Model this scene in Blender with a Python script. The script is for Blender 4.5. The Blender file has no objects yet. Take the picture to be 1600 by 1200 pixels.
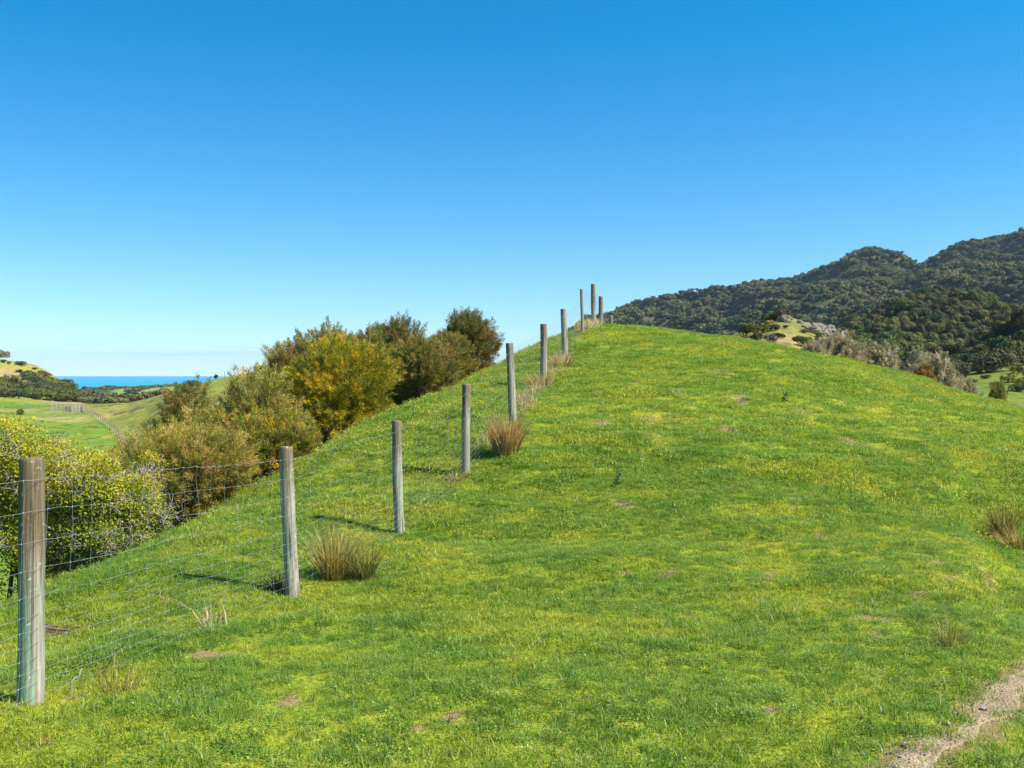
import bpy, math, random
import numpy as np
from mathutils import Vector, Matrix

R = math.radians
scene = bpy.context.scene
COL = scene.collection

# ------------------------------------------------------------------ camera, world, sun, exposure
F, U0, V0 = 1556.0, 800.0, 585.0            # focal length in pixels of a 1600 wide frame; eye-level row

cam_d = bpy.data.cameras.new("camera")
cam_d.sensor_width = 36.0
cam_d.lens = 36.0 * F / 1600.0
cam_d.clip_start, cam_d.clip_end = 0.05, 60000.0
cam = bpy.data.objects.new("camera", cam_d)
COL.objects.link(cam)
cam.rotation_euler = (R(90) - math.atan((600 - V0) / F), 0, 0)
scene.camera = cam

SUN_ELEV, SUN_AZ = R(47), R(110)             # azimuth clockwise from the view direction (+y)
sd = Vector((math.sin(SUN_AZ) * math.cos(SUN_ELEV), math.cos(SUN_AZ) * math.cos(SUN_ELEV), math.sin(SUN_ELEV)))

world = bpy.data.worlds.new("World")
scene.world = world
world.use_nodes = True
wt = world.node_tree
wt.nodes.clear()
w_out = wt.nodes.new("ShaderNodeOutputWorld")
w_bg = wt.nodes.new("ShaderNodeBackground")
sky = wt.nodes.new("ShaderNodeTexSky")
sky.sky_type = 'NISHITA'
sky.sun_disc = False
sky.sun_elevation = SUN_ELEV
sky.sun_rotation = SUN_AZ
sky.altitude = 100.0
sky.air_density = 1.2
sky.dust_density = 0.3
sky.ozone_density = 1.0
w_hsv = wt.nodes.new("ShaderNodeHueSaturation")
w_hsv.inputs['Hue'].default_value = 0.496
w_hsv.inputs['Saturation'].default_value = 1.62
w_hsv.inputs['Value'].default_value = 1.0
w_bg.inputs['Strength'].default_value = 0.105
w_tc = wt.nodes.new("ShaderNodeTexCoord")
w_mp = wt.nodes.new("ShaderNodeMapping")          # clear maritime air: no yellow band at the horizon
w_mp.inputs['Location'].default_value = (0, 0, 0.072)
w_mp.inputs['Scale'].default_value = (1, 1, 1.22)
wt.links.new(w_tc.outputs['Generated'], w_mp.inputs[0])
wt.links.new(w_mp.outputs[0], sky.inputs[0])
wt.links.new(sky.outputs[0], w_hsv.inputs['Color'])
def _wm(op, a, b):
    nd = wt.nodes.new("ShaderNodeMath"); nd.operation = op; nd.use_clamp = op == 'MINIMUM'
    for k, val in ((0, a), (1, b)):
        if isinstance(val, bpy.types.NodeSocket): wt.links.new(val, nd.inputs[k])
        else: nd.inputs[k].default_value = val
    return nd.outputs[0]
w_sep = wt.nodes.new("ShaderNodeSeparateXYZ")      # a thin distant cloud bank low over the sea
wt.links.new(w_tc.outputs['Generated'], w_sep.inputs[0])
w_cm = wt.nodes.new("ShaderNodeMapping"); w_cm.inputs['Scale'].default_value = (5, 5, 260)
wt.links.new(w_tc.outputs['Generated'], w_cm.inputs[0])
w_cn = wt.nodes.new("ShaderNodeTexNoise"); w_cn.inputs['Scale'].default_value = 1.6; w_cn.inputs['Detail'].default_value = 4
wt.links.new(w_cm.outputs[0], w_cn.inputs['Vector'])
w_band = _wm('SUBTRACT', 1.0, _wm('MULTIPLY', _wm('ABSOLUTE', _wm('SUBTRACT', w_sep.outputs[2], 0.021), 0.0), 70.0))
w_cl = _wm('MINIMUM', _wm('MAXIMUM', _wm('MULTIPLY', _wm('MULTIPLY', _wm('SUBTRACT', w_cn.outputs['Fac'], 0.44), 3.2), _wm('MAXIMUM', w_band, 0.0)), 0.0), 0.55)
w_mix = wt.nodes.new("ShaderNodeMix"); w_mix.data_type = 'RGBA'; w_mix.blend_type = 'MULTIPLY'
w_mix.inputs[7].default_value = (0.70, 0.78, 0.88, 1)
wt.links.new(w_cl, w_mix.inputs[0]); wt.links.new(w_hsv.outputs[0], w_mix.inputs[6])
wt.links.new(w_mix.outputs[2], w_bg.inputs['Color'])
wt.links.new(w_bg.outputs[0], w_out.inputs['Surface'])

sun_d = bpy.data.lights.new("sun", 'SUN')
sun_d.energy = 4.6
sun_d.angle = R(0.5)
sun_d.color = (1.0, 0.955, 0.88)
sun = bpy.data.objects.new("sun", sun_d)
COL.objects.link(sun)
sun.rotation_euler = sd.to_track_quat('Z', 'Y').to_euler()

scene.view_settings.view_transform = 'Standard'
scene.view_settings.look = 'None'
scene.view_settings.exposure = 0.95
scene.view_settings.gamma = 1.0
scene.view_settings.use_curve_mapping = False
scene.cycles.use_denoising = True
scene.cycles.denoising_prefilter = 'FAST'
scene.cycles.max_bounces = 6
scene.cycles.transparent_max_bounces = 8

# ------------------------------------------------------------------ numeric helpers
def hash2(ix, iy, seed):
    n = (ix.astype(np.int64) * 374761393 + iy.astype(np.int64) * 668265263 + seed * 1442695041) & 0xFFFFFFFF
    n = ((n ^ (n >> 13)) * 1274126177) & 0xFFFFFFFF
    n = (n ^ (n >> 16)) & 0xFFFFFFFF
    return n.astype(np.float64) / 4294967295.0

def vnoise(x, y, seed=0):
    x, y = np.asarray(x, float), np.asarray(y, float)
    ix, iy = np.floor(x), np.floor(y)
    fx, fy = x - ix, y - iy
    fx, fy = fx * fx * fx * (fx * (fx * 6 - 15) + 10), fy * fy * fy * (fy * (fy * 6 - 15) + 10)
    a, b = hash2(ix, iy, seed), hash2(ix + 1, iy, seed)
    c, d = hash2(ix, iy + 1, seed), hash2(ix + 1, iy + 1, seed)
    return (a + (b - a) * fx) * (1 - fy) + (c + (d - c) * fx) * fy - 0.5

def fbm(x, y, seed=0, octaves=4, gain=0.5):
    s, a, f = 0.0, 1.0, 1.0
    for k in range(octaves):
        s = s + a * vnoise(np.asarray(x) * f + 13.7 * k, np.asarray(y) * f - 7.3 * k, seed + k)
        a *= gain
        f *= 2.03
    return s

def smooth(a, b, x):
    t = np.clip((np.asarray(x, float) - a) / (b - a), 0, 1)
    return t * t * (3 - 2 * t)

def PX(u, v, y):                              # world point seen at photo pixel (u, v) at forward distance y
    return np.array(((u - U0) / F * y, y, -(v - V0) / F * y))

# ------------------------------------------------------------------ object helpers
def tag(o, label=None, cat=None, group=None, kind=None):
    if label: o['label'] = label
    if cat: o['category'] = cat
    if group: o['group'] = group
    if kind: o['kind'] = kind
    return o

def empty(name, loc, rz=0.0):
    o = bpy.data.objects.new(name, None)
    o.empty_display_size = 0.2
    COL.objects.link(o)
    o.location = loc
    o.rotation_euler.z = rz
    return o

def mesh_data(name, verts, faces, mat=None, colors=None, smooth_shade=False, uvt=None):
    """faces: (n,3) or (n,4) int array, or a list of such arrays; colors: (nv,3)."""
    me = bpy.data.meshes.new(name)
    verts = np.asarray(verts, np.float32)
    fl = faces if isinstance(faces, list) else [faces]
    fl = [np.asarray(f, np.int32) for f in fl if len(f)]
    me.vertices.add(len(verts))
    me.vertices.foreach_set("co", verts.ravel())
    loops = np.concatenate([f.ravel() for f in fl])
    tot = np.concatenate([np.full(len(f), f.shape[1], np.int32) for f in fl])
    start = np.concatenate(([0], np.cumsum(tot)[:-1])).astype(np.int32)
    me.loops.add(len(loops))
    me.loops.foreach_set("vertex_index", loops)
    me.polygons.add(len(tot))
    me.polygons.foreach_set("loop_start", start)
    me.polygons.foreach_set("loop_total", tot)
    if smooth_shade:
        me.polygons.foreach_set("use_smooth", np.ones(len(tot), bool))
    if colors is not None:
        ca = me.color_attributes.new("Col", 'FLOAT_COLOR', 'POINT')
        c4 = np.ones((len(verts), 4), np.float32)
        c4[:, :3] = colors
        ca.data.foreach_set("color", c4.ravel())
    if uvt is not None:
        at = me.attributes.new("along", 'FLOAT', 'POINT')
        at.data.foreach_set("value", np.asarray(uvt, np.float32))
    me.update()
    me.validate()
    if mat: me.materials.append(mat)
    return me

def obj(name, me, parent=None, loc=None):
    o = bpy.data.objects.new(name, me)
    COL.objects.link(o)
    if parent: o.parent = parent
    if loc is not None: o.location = loc
    return o

def grid_faces(nr, nc):
    i = np.arange(nr * nc).reshape(nr, nc)
    return np.stack((i[:-1, :-1], i[:-1, 1:], i[1:, 1:], i[1:, :-1]), -1).reshape(-1, 4)

class Geo:
    """collects vertices, triangles, quads and colours of one mesh"""
    def __init__(s): s.v, s.t, s.q, s.c, s.n = [], [], [], [], 0
    def add(s, v, tri=None, quad=None, col=(1, 1, 1)):
        v = np.asarray(v, float).reshape(-1, 3)
        s.v.append(v)
        if tri is not None and len(tri): s.t.append(np.asarray(tri, np.int64).reshape(-1, 3) + s.n)
        if quad is not None and len(quad): s.q.append(np.asarray(quad, np.int64).reshape(-1, 4) + s.n)
        c = np.asarray(col, float)
        s.c.append(np.broadcast_to(c, v.shape) if c.ndim == 1 else c)
        s.n += len(v)
    def tube(s, pts, rad, k=5, col=(1, 1, 1), cap=True):
        pts = np.asarray(pts, float)
        n = len(pts)
        rad = np.broadcast_to(np.asarray(rad, float), (n,))
        t = np.gradient(pts, axis=0)
        t /= np.linalg.norm(t, axis=1, keepdims=True) + 1e-9
        up = np.array((0.31, 0.17, 1.0)) if abs(t[:, 2]).mean() < 0.8 else np.array((1.0, 0.2, 0.1))
        a = np.cross(t, up); a /= np.linalg.norm(a, axis=1, keepdims=True) + 1e-9
        b = np.cross(t, a)
        ang = np.arange(k) * 2 * math.pi / k
        ring = a[:, None] * np.cos(ang)[None, :, None] + b[:, None] * np.sin(ang)[None, :, None]
        v = (pts[:, None] + ring * rad[:, None, None]).reshape(-1, 3)
        i = np.arange(n * k).reshape(n, k)
        j = np.roll(i, -1, 1)
        quad = np.stack((i[:-1], j[:-1], j[1:], i[1:]), -1).reshape(-1, 4)
        tri = None
        if cap and k >= 3:
            tri = [(i[-1, 0], i[-1, m], i[-1, m + 1]) for m in range(1, k - 1)]
        s.add(v, tri, quad, col)
    def mesh(s, name, mat, smooth_shade=False):
        fl = []
        if s.t: fl.append(np.concatenate(s.t))
        if s.q: fl.append(np.concatenate(s.q))
        return mesh_data(name, np.concatenate(s.v), fl, mat, np.concatenate(s.c), smooth_shade)

def unit(a):
    return a / (np.linalg.norm(a, axis=-1, keepdims=True) + 1e-9)

def add_needles(g, pos, d, length, width, rng, col):
    """thin triangles: base edge at pos, tip along d"""
    n = len(pos)
    side = unit(np.cross(d, rng.normal(size=(n, 3))))
    L = np.broadcast_to(np.asarray(length, float), (n,))[:, None]
    W = np.broadcast_to(np.asarray(width, float), (n,))[:, None]
    v = np.stack((pos - side * W / 2, pos + side * W / 2, pos + d * L), 1).reshape(-1, 3)
    t = np.arange(n * 3).reshape(n, 3)
    g.add(v, t, None, np.repeat(col, 3, 0) if np.ndim(col) == 2 else col)

def add_leaves(g, pos, d, length, width, rng, col, nrm=None):
    """folded diamond leaves (2 triangles)"""
    n = len(pos)
    ref = rng.normal(size=(n, 3)) if nrm is None else nrm
    side = unit(np.cross(d, ref))
    L = np.broadcast_to(np.asarray(length, float), (n,))[:, None]
    W = np.broadcast_to(np.asarray(width, float), (n,))[:, None]
    mid = pos + d * L * 0.5 + np.cross(side, d) * W * 0.18
    v = np.stack((pos, mid - side * W / 2, pos + d * L, mid + side * W / 2), 1).reshape(-1, 3)
    q = np.arange(n * 4).reshape(n, 4)
    g.add(v, np.concatenate((q[:, [0, 1, 2]], q[:, [0, 2, 3]])), None, np.repeat(col, 4, 0) if np.ndim(col) == 2 else col)

# ------------------------------------------------------------------ node material helper
class NM:
    def __init__(s, name):
        s.m = bpy.data.materials.new(name)
        s.m.use_nodes = True
        s.t = s.m.node_tree
        s.t.nodes.clear()
        s.out = s.t.nodes.new("ShaderNodeOutputMaterial")
    def n(s, kind, **kw):
        nd = s.t.nodes.new(kind)
        for k, v in kw.items(): setattr(nd, k, v)
        return nd
    def l(s, a, b): s.t.links.new(a, b)
    def setin(s, nd, key, val):
        if hasattr(val, 'is_linked') or isinstance(val, bpy.types.NodeSocket): s.l(val, nd.inputs[key])
        else: nd.inputs[key].default_value = val
    def noise(s, vec, scale, detail=4, rough=0.55, dist=0.0):
        nd = s.n("ShaderNodeTexNoise")
        if vec is not None: s.l(vec, nd.inputs['Vector'])
        nd.inputs['Scale'].default_value = scale
        nd.inputs['Detail'].default_value = detail
        nd.inputs['Roughness'].default_value = rough
        nd.inputs['Distortion'].default_value = dist
        return nd.outputs['Fac']
    def ramp(s, fac, stops, interp='LINEAR'):
        nd = s.n("ShaderNodeValToRGB")
        cr = nd.color_ramp
        cr.interpolation = interp
        while len(cr.elements) < len(stops): cr.elements.new(0.5)
        for e, (p, c) in zip(cr.elements, stops):
            e.position = p
            e.color = (*c, 1) if len(c) == 3 else c
        s.l(fac, nd.inputs['Fac'])
        return nd.outputs['Color']
    def mix(s, fac, a, b, mode='MIX'):
        nd = s.n("ShaderNodeMix", data_type='RGBA', blend_type=mode)
        for key, val in ((0, fac), (6, a), (7, b)):
            if isinstance(val, bpy.types.NodeSocket): s.l(val, nd.inputs[key])
            elif isinstance(val, (tuple, list)): nd.inputs[key].default_value = (*val, 1) if len(val) == 3 else val
            else: nd.inputs[key].default_value = val
        return nd.outputs[2]
    def math(s, op, a, b=0.0, clamp=False):
        nd = s.n("ShaderNodeMath", operation=op, use_clamp=clamp)
        for k, val in ((0, a), (1, b)):
            if isinstance(val, bpy.types.NodeSocket): s.l(val, nd.inputs[k])
            else: nd.inputs[k].default_value = val
        return nd.outputs[0]
    def mapping(s, vec, scale=(1, 1, 1), rot=(0, 0, 0)):
        nd = s.n("ShaderNodeMapping")
        s.l(vec, nd.inputs['Vector'])
        nd.inputs['Scale'].default_value = scale
        nd.inputs['Rotation'].default_value = rot
        return nd.outputs[0]
    def pos(s): return s.n("ShaderNodeNewGeometry").outputs['Position']
    def objco(s): return s.n("ShaderNodeTexCoord").outputs['Object']
    def attr(s, name, out='Color'):
        return s.n("ShaderNodeAttribute", attribute_name=name).outputs[out]
    def bump(s, h, strength=0.3, dist=0.05):
        nd = s.n("ShaderNodeBump")
        s.l(h, nd.inputs['Height'])
        nd.inputs['Strength'].default_value = strength
        nd.inputs['Distance'].default_value = dist
        return nd.outputs[0]
    def principled(s, col, rough=0.8, spec=0.3, normal=None, **kw):
        nd = s.n("ShaderNodeBsdfPrincipled")
        s.setin(nd, 'Base Color', (*col, 1) if isinstance(col, tuple) and len(col) == 3 else col)
        s.setin(nd, 'Roughness', rough)
        nd.inputs['Specular IOR Level'].default_value = spec
        if normal is not None: s.l(normal, nd.inputs['Normal'])
        for k, v in kw.items(): nd.inputs[k].default_value = v
        return nd.outputs[0]
    def finish(s, shader):
        s.l(shader, s.out.inputs['Surface'])
        return s.m

def leaf_material(name, hue_lo, hue_hi, trans=0.35, rough=0.55, spec=0.25, scale=1.2):
    """foliage: the per-leaf colour attribute, varied by a noise through the crown, partly translucent"""
    k = NM(name)
    c = k.attr("Col")
    n = k.noise(k.pos(), scale, 3, 0.6)
    tint = k.ramp(n, [(0.33, hue_lo), (0.67, hue_hi)])
    if scale < .1: tint = k.mix(1.0, tint, k.ramp(k.noise(k.pos(), .16, 2, .5), [(.33, (.62, .68, .72)), (.5, (1, 1, 1)), (.68, (1.5, 1.35, 1.25))]), 'MULTIPLY')
    col = k.mix(1.0, c, tint, 'MULTIPLY')
    p = k.principled(col, rough, spec)
    tr = k.n("ShaderNodeBsdfTranslucent")
    k.l(k.mix(1.0, col, (1.15, 1.1, 0.7), 'MULTIPLY'), tr.inputs['Color'])
    mx = k.n("ShaderNodeMixShader")
    mx.inputs[0].default_value = trans
    k.l(p, mx.inputs[1]); k.l(tr.outputs[0], mx.inputs[2])
    return k.finish(mx.outputs[0])

# ------------------------------------------------------------------ the near hill: a spline surface through surveyed points
FENCE = [  # base (u, v), top (u, v), depth, radius
    ((43, 1102), (52, 716), 5.24, .066), ((455, 935), (448, 698), 8.53, .060), ((624, 835), (620, 657), 11.36, .058),
    ((729, 745), (728, 600), 13.95, .061), ((802, 657), (795, 536), 16.7, .066), ((849, 600), (849, 506), 21.5, .076),
    ((882, 562), (880.5, 483), 25.6, .078), ((910, 520), (909, 452), 29.7, .048)]
ctrl = []
for b, t, y, r in FENCE: ctrl.append(PX(*b, y))
def xf(y): return -2.55 + (y - 5.24) * 0.192      # the fence line
ctrl += [(xf(34), 34, 1.60), (xf(38), 38, 1.62), (xf(43), 43, 1.2), (xf(50), 50, -0.3)]
C = lambda u, v, y: ctrl.append(PX(u, v, y))
# skyline of the hill and the fall behind it
SKY_R = [(950, 512, 34), (1000, 513, 35), (1100, 520, 36), (1200, 535, 36), (1300, 560, 35), (1381, 576, 33.5), (1444, 590, 32), (1506, 614, 30.5), (1569, 631, 29), (1600, 644, 28), (1750, 700, 25), (1950, 760, 22)]
for u, v, y in SKY_R:
    C(u, v, y)
    p = PX(u, v, y)
    dr = p[:2] / np.linalg.norm(p[:2])
    for dd, dz in ((5, 0.9), (11, 3.0), (22, 8.0)):
        ctrl.append((p[0] + dr[0] * dd, p[1] + dr[1] * dd, p[2] - dz - (0.6 if u < 1150 else 0) * 0))
# left flank skyline and the fall to the gully
SKY_L = [(-60, 985, 8.0), (110, 900, 9.5), (270, 830, 11.5), (480, 715, 15.5), (600, 650, 19), (700, 608, 23), (780, 570, 27), (850, 535, 31)]
for u, v, y in SKY_L:
    C(u, v, y)
    p = PX(u, v, y)
    ctrl.append((p[0] - 1.9, p[1] + 1.2, p[2] - 1.25))
    ctrl.append((p[0] - 4.2, p[1] + 2.6, p[2] - 3.1))
    ctrl.append((p[0] - 9.5, p[1] + 4.0, p[2] - 6.8))
# face of the hill and the foreground
ctrl += [(0, 0, -1.68), (0, 2.5, -1.70), (-3, 2, -1.68), (-3.6, 0, -1.75), (3, 2, -1.80), (1.6, 4.3, -1.72), (3.0, 5.8, -1.75), (-1, 4.5, -1.71), (0, 6.5, -1.75),
         (1.6, 8, -1.76), (0, 9.5, -1.77), (4.2, 8.0, -1.83), (4.85, 9.4, -1.88), (6.2, 12.4, -1.88), (5.5, 7, -1.95), (8, 8, -2.2), (9, 12, -2.0), (3.0, 11, -1.55),
         (1.2, 13, -1.45), (3.6, 14, -1.18), (5.4, 14, -1.40), (1.9, 17, -0.72), (5.2, 20, -0.42), (2.2, 22, -0.05), (7.8, 27, 0.42), (3.2, 28, 0.95), (9.5, 20, -1.0), (12, 22, -1.15),
         (-6.5, 4, -2.1), (-7.5, 0, -2.3), (-11, 3, -4.0), (0, -8, -1.5), (10, -8, -1.9), (-10, -8, -2.6),
         (10, 2, -2.2), (16, 6, -2.9), (16, 14, -2.6), (24, 10, -4.5),
         (-22, 12, -10.5), (-25, 30, -12), (-40, 20, -14), (-22, 50, -12), (0, 70, -12), (25, 70, -13), (45, 55, -12), (45, 25, -9.5), (30, 6, -6.5), (55, 0, -9),
         (12, -25, -2), (-12, -25, -3.5), (-32, -10, -9), (-45, 90, -18), (60, 90, -18), (0, 90, -18), (-45, -25, -12), (60, -25, -8)]
CT = np.array(ctrl, float)

def tps_fit(P, z, lam):
    n = len(P)
    d2 = ((P[:, None] - P[None]) ** 2).sum(-1)
    K = 0.5 * d2 * np.log(d2 + 1e-12)
    K[np.arange(n), np.arange(n)] = lam
    A = np.zeros((n + 3, n + 3))
    A[:n, :n] = K; A[:n, n] = 1; A[:n, n + 1:] = P; A[n, :n] = 1; A[n + 1:, :n] = P.T
    return np.linalg.solve(A, np.concatenate((z, np.zeros(3))))

def base_z(x, y):
    x, y = np.asarray(x, float), np.asarray(y, float)
    sh = np.broadcast(x, y).shape
    xx, yy = np.broadcast_to(x, sh).ravel(), np.broadcast_to(y, sh).ravel()
    out = np.empty(len(xx))
    for s in range(0, len(xx), 40000):
        a, b = xx[s:s + 40000], yy[s:s + 40000]
        d2 = (a[:, None] - CT[None, :, 0]) ** 2 + (b[:, None] - CT[None, :, 1]) ** 2
        out[s:s + 40000] = (0.5 * d2 * np.log(d2 + 1e-12)) @ _w[:-3] + _w[-3] + _w[-2] * a + _w[-1] * b
    return out.reshape(sh)

_w = None
GRASS_PX = 5
_ids = [(k, u, v) for lst in (SKY_R[1:-1], SKY_L) for (u, v, y) in lst for k in [int(np.argmin(((CT - PX(u, v, y)) ** 2).sum(1)))]]
_ys = np.linspace(6, 50, 220)
for _it in range(5):                             # settle the skyline of the spline on the surveyed skyline
    _w = tps_fit(CT[:, :2], CT[:, 2], 0.6)
    for _k, _u, _v in _ids:
        _yr = _ys[(_ys > CT[_k, 1] * 0.55) & (_ys < CT[_k, 1] * 1.5)]
        _zz = base_z((_u - U0) / F * _yr, _yr)
        _got = (V0 - _zz / _yr * F).min()
        _err = (_v + GRASS_PX * (20 / CT[_k, 1] if _u > 900 else 1)) - _got
        CT[_k, 2] -= np.clip(_err, -30, 30) / F * CT[_k, 1] * 0.7
_w = tps_fit(CT[:, :2], CT[:, 2], 0.6)

def ground_z(x, y):
    x, y = np.asarray(x, float), np.asarray(y, float)
    z = base_z(x, y)
    z = z + 0.11 * fbm(x * 0.55, y * 0.55, 3, 3) + 0.085 * fbm(x * 0.42 + y * .15, y * 1.35, 13, 3) * smooth(7, 12, y) + 0.035 * fbm(x * 2.6, y * 2.6, 9, 2)
    # stock-trodden bank that steps down to the flat on the right
    s = (x - 3.55 - (y - 7.5) * 0.42) + 0.35 * fbm(x * 0.9, y * 0.9, 31, 2)
    w = smooth(6.2, 8.0, y) * (1 - smooth(13.0, 16.5, y))
    z = z - w * (0.16 * smooth(-0.10, 0.22, s) - 0.10 * smooth(-1.6, -0.1, s))
    return z

def hit(u, v, y0=3.0, y1=45.0):
    y = np.linspace(y0, y1, 1500)
    p = PX(u, v, 1.0)
    below = (p[2] * y) < ground_z(p[0] * y, y)
    k = int(np.argmax(below)) if below.any() else len(y) - 1
    return np.array((p[0] * y[k], y[k], float(ground_z(p[0] * y[k], y[k]))))

# the dirt track
PATH_L = np.array([hit(*p, 2.2)[:2] for p in ((1250, 1330), (1330, 1250), (1380, 1200), (1420, 1160), (1462, 1130), (1519, 1090), (1575, 1047), (1645, 1012))])
PATH_R = np.array([hit(*p, 2.2)[:2] for p in ((1345, 1340), (1425, 1255), (1478, 1204), (1505, 1172), (1530, 1150), (1567, 1122), (1610, 1092), (1690, 1050))])
def ext(P, n=6):
    d0, d1 = P[0] - P[1], P[-1] - P[-2]
    a = [P[0] + unit(d0) * 0.8 * k for k in range(n, 0, -1)]
    b = [P[-1] + unit(d1 + np.array((0.12, -0.05)) * k) * 0.8 * k for k in range(1, n + 1)]
    return np.array(a + list(P) + b)
PATH_L, PATH_R = ext(PATH_L), ext(PATH_R)
def resample(P, n):
    s = np.concatenate(([0], np.cumsum(np.linalg.norm(np.diff(P, axis=0), axis=1))))
    t = np.linspace(0, s[-1], n)
    return np.stack([np.interp(t, s, P[:, k]) for k in range(2)], 1)
NP_ = 420
pl, pr = resample(PATH_L, NP_), resample(PATH_R, NP_)
pc, pw = (pl + pr) / 2, np.linalg.norm(pl - pr, axis=1)
pd_ = unit(pr - pl)
ts = np.arange(NP_) * 0.045
pl = pl - pd_ * (0.12 * fbm(ts * 1.1, ts * 0, 5, 4, 0.6))[:, None]
pr = pr + pd_ * (0.12 * fbm(ts * 1.2, ts * 0 + 9, 6, 4, 0.6))[:, None]
pl, pr = pl + pd_ * .035, pr - pd_ * .03
def path_side(x, y):
    """signed distance outside the track (negative inside), with its ragged edges"""
    P = np.stack((np.ravel(x), np.ravel(y)), 1)
    out = np.full(len(P), 9.0)
    near = np.where((P[:, 0] > -3) & (P[:, 0] < 12) & (P[:, 1] < 14) & (P[:, 1] > -4))[0]
    for s in range(0, len(near), 5000):
        ii = near[s:s + 5000]
        d2 = ((P[ii, None] - pc[None, ::3]) ** 2).sum(-1)
        k = d2.argmin(1) * 3
        rel = ((P[ii] - pc[k]) * pd_[k]).sum(1)
        wl = ((pl[k] - pc[k]) * pd_[k]).sum(1)
        wr = ((pr[k] - pc[k]) * pd_[k]).sum(1)
        out[ii] = np.maximum(rel - wr, wl - rel)
    return out.reshape(np.shape(x))

# bare scuffed patches in the turf (photo pixel, radius in metres)
BARE = [(hit(u, v), r) for u, v, r in (
    (450, 1098, .13), (325, 1028, .16), (648, 950, .10), (775, 800, .10), (748, 818, .07), (900, 786, .09), (975, 787, .16), (1200, 900, .14), (1209, 1110, .08), (1298, 1100, .08), (1365, 995, .12),
    (1378, 970, .10), (944, 855, .07), (1055, 893, .14), (1075, 965, .10), (940, 662, .22), (1010, 680, .2), (1130, 672, .3), (870, 622, .2), (860, 652, .2), (1020, 655, .2), (1150, 760, .14), (1240, 780, .2),
    (1290, 840, .16), (1450, 870, .18), (1475, 880, .15), (1540, 900, .15), (1330, 690, .3), (1420, 720, .25), (1160, 620, .35), (1060, 612, .35), (1250, 640, .3), (985, 600, .3), (1120, 582, .4), (1510, 830, .2), (1495, 905, .15), (1560, 940, .16), (1440, 930, .12), (60, 1165, .09), (120, 1090, .10))]

_rb = np.random.default_rng(404)
for _k in range(18):
    _y = _rb.uniform(4, 32); _x = _rb.uniform(-.12 if _y > 12 else -.3, .5) * _y
    if _x > -2.4 + (_y - 5.24) * .192: BARE.append((np.array((_x, _y, 0)), _rb.uniform(.03, .09) * (1 + _y * .06)))

# ------------------------------------------------------------------ materials
def grass_colour(k, lo=0.0):
    """turf colour from world position, shared by the blades and the soil between them"""
    p = k.pos()
    big = k.noise(p, 0.16, 3, 0.55)
    mid = k.noise(p, 0.85, 4, 0.6)
    fine = k.noise(p, 3.6, 3, 0.6)
    f = k.math('ADD', k.math('MULTIPLY', big, 0.45), k.math('ADD', k.math('MULTIPLY', mid, 0.6), k.math('MULTIPLY', fine, 0.4)))
    f = k.math('ADD', k.math('MULTIPLY', k.math('SUBTRACT', f, 0.725), 0.74), 0.500)
    return f, p

GR = [(0.26, (0.155, 0.265, 0.032)), (0.40, (0.275, 0.385, 0.032)), (0.54, (0.380, 0.450, 0.038)), (0.70, (0.465, 0.465, 0.060)), (0.86, (0.58, 0.49, 0.18))]

def bare_d(x, y, p):
    return np.hypot(x - p[0], (y - p[1]) * 0.75) * (1 + 1.3 * vnoise(x * 6.1, y * 6.1, 33) + .9 * vnoise(x * 15, y * 15, 34))

def mat_turf():
    k = NM("turf_ground")
    f, p = grass_colour(k)
    c = k.ramp(f, GR)
    n2 = k.noise(p, 38, 3, 0.7)
    c = k.mix(1.0, c, k.ramp(n2, [(0.36, (0.36, 0.34, 0.30)), (0.60, (0.95, 0.86, 0.8))]), 'MULTIPLY')
    soil = k.ramp(k.noise(p, 22, 4, 0.7), [(0.3, (0.15, 0.10, 0.042)), (0.7, (0.36, 0.26, 0.12))])
    d = k.attr("dirt", 'Fac')
    dn = k.math('ADD', d, k.math('MULTIPLY', k.math('SUBTRACT', k.noise(p, 9, 4, 0.7), 0.5), 0.9))
    c = k.mix(k.math('SUBTRACT', k.math('MULTIPLY', dn, 3.0), 0.9, True), c, soil)
    h = k.math('ADD', n2, k.noise(p, 9, 4, 0.6))
    return k.finish(k.principled(c, 0.95, 0.1, k.bump(h, 0.5, 0.05)))

def mat_blades(name, dead=False):
    k = NM(name)
    f, p = grass_colour(k)
    rnd = k.n("ShaderNodeObjectInfo").outputs['Random']
    col = k.attr("Col")
    base = k.ramp(f, GR if not dead else [(0.3, (0.46, 0.36, 0.16)), (0.7, (0.72, 0.58, 0.30))])
    jit = k.ramp(k.noise(p, 11, 2, 0.6), [(0.30, (0.42, 0.50, 0.58)), (0.43, (0.95, 0.96, 1.0)), (0.54, (1.0, 1.0, 1.0)), (0.70, (1.5, 1.25, 1.5))])
    c = k.mix(1.0, k.mix(1.0, base, col, 'MULTIPLY'), jit, 'MULTIPLY')
    pr = k.principled(c, 0.42, 0.4)
    tr = k.n("ShaderNodeBsdfTranslucent")
    k.l(k.mix(1.0, c, (1.25, 1.15, 0.6), 'MULTIPLY'), tr.inputs['Color'])
    mx = k.n("ShaderNodeMixShader"); mx.inputs[0].default_value = 0.46
    k.l(pr, mx.inputs[1]); k.l(tr.outputs[0], mx.inputs[2])
    return k.finish(mx.outputs[0])

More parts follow.
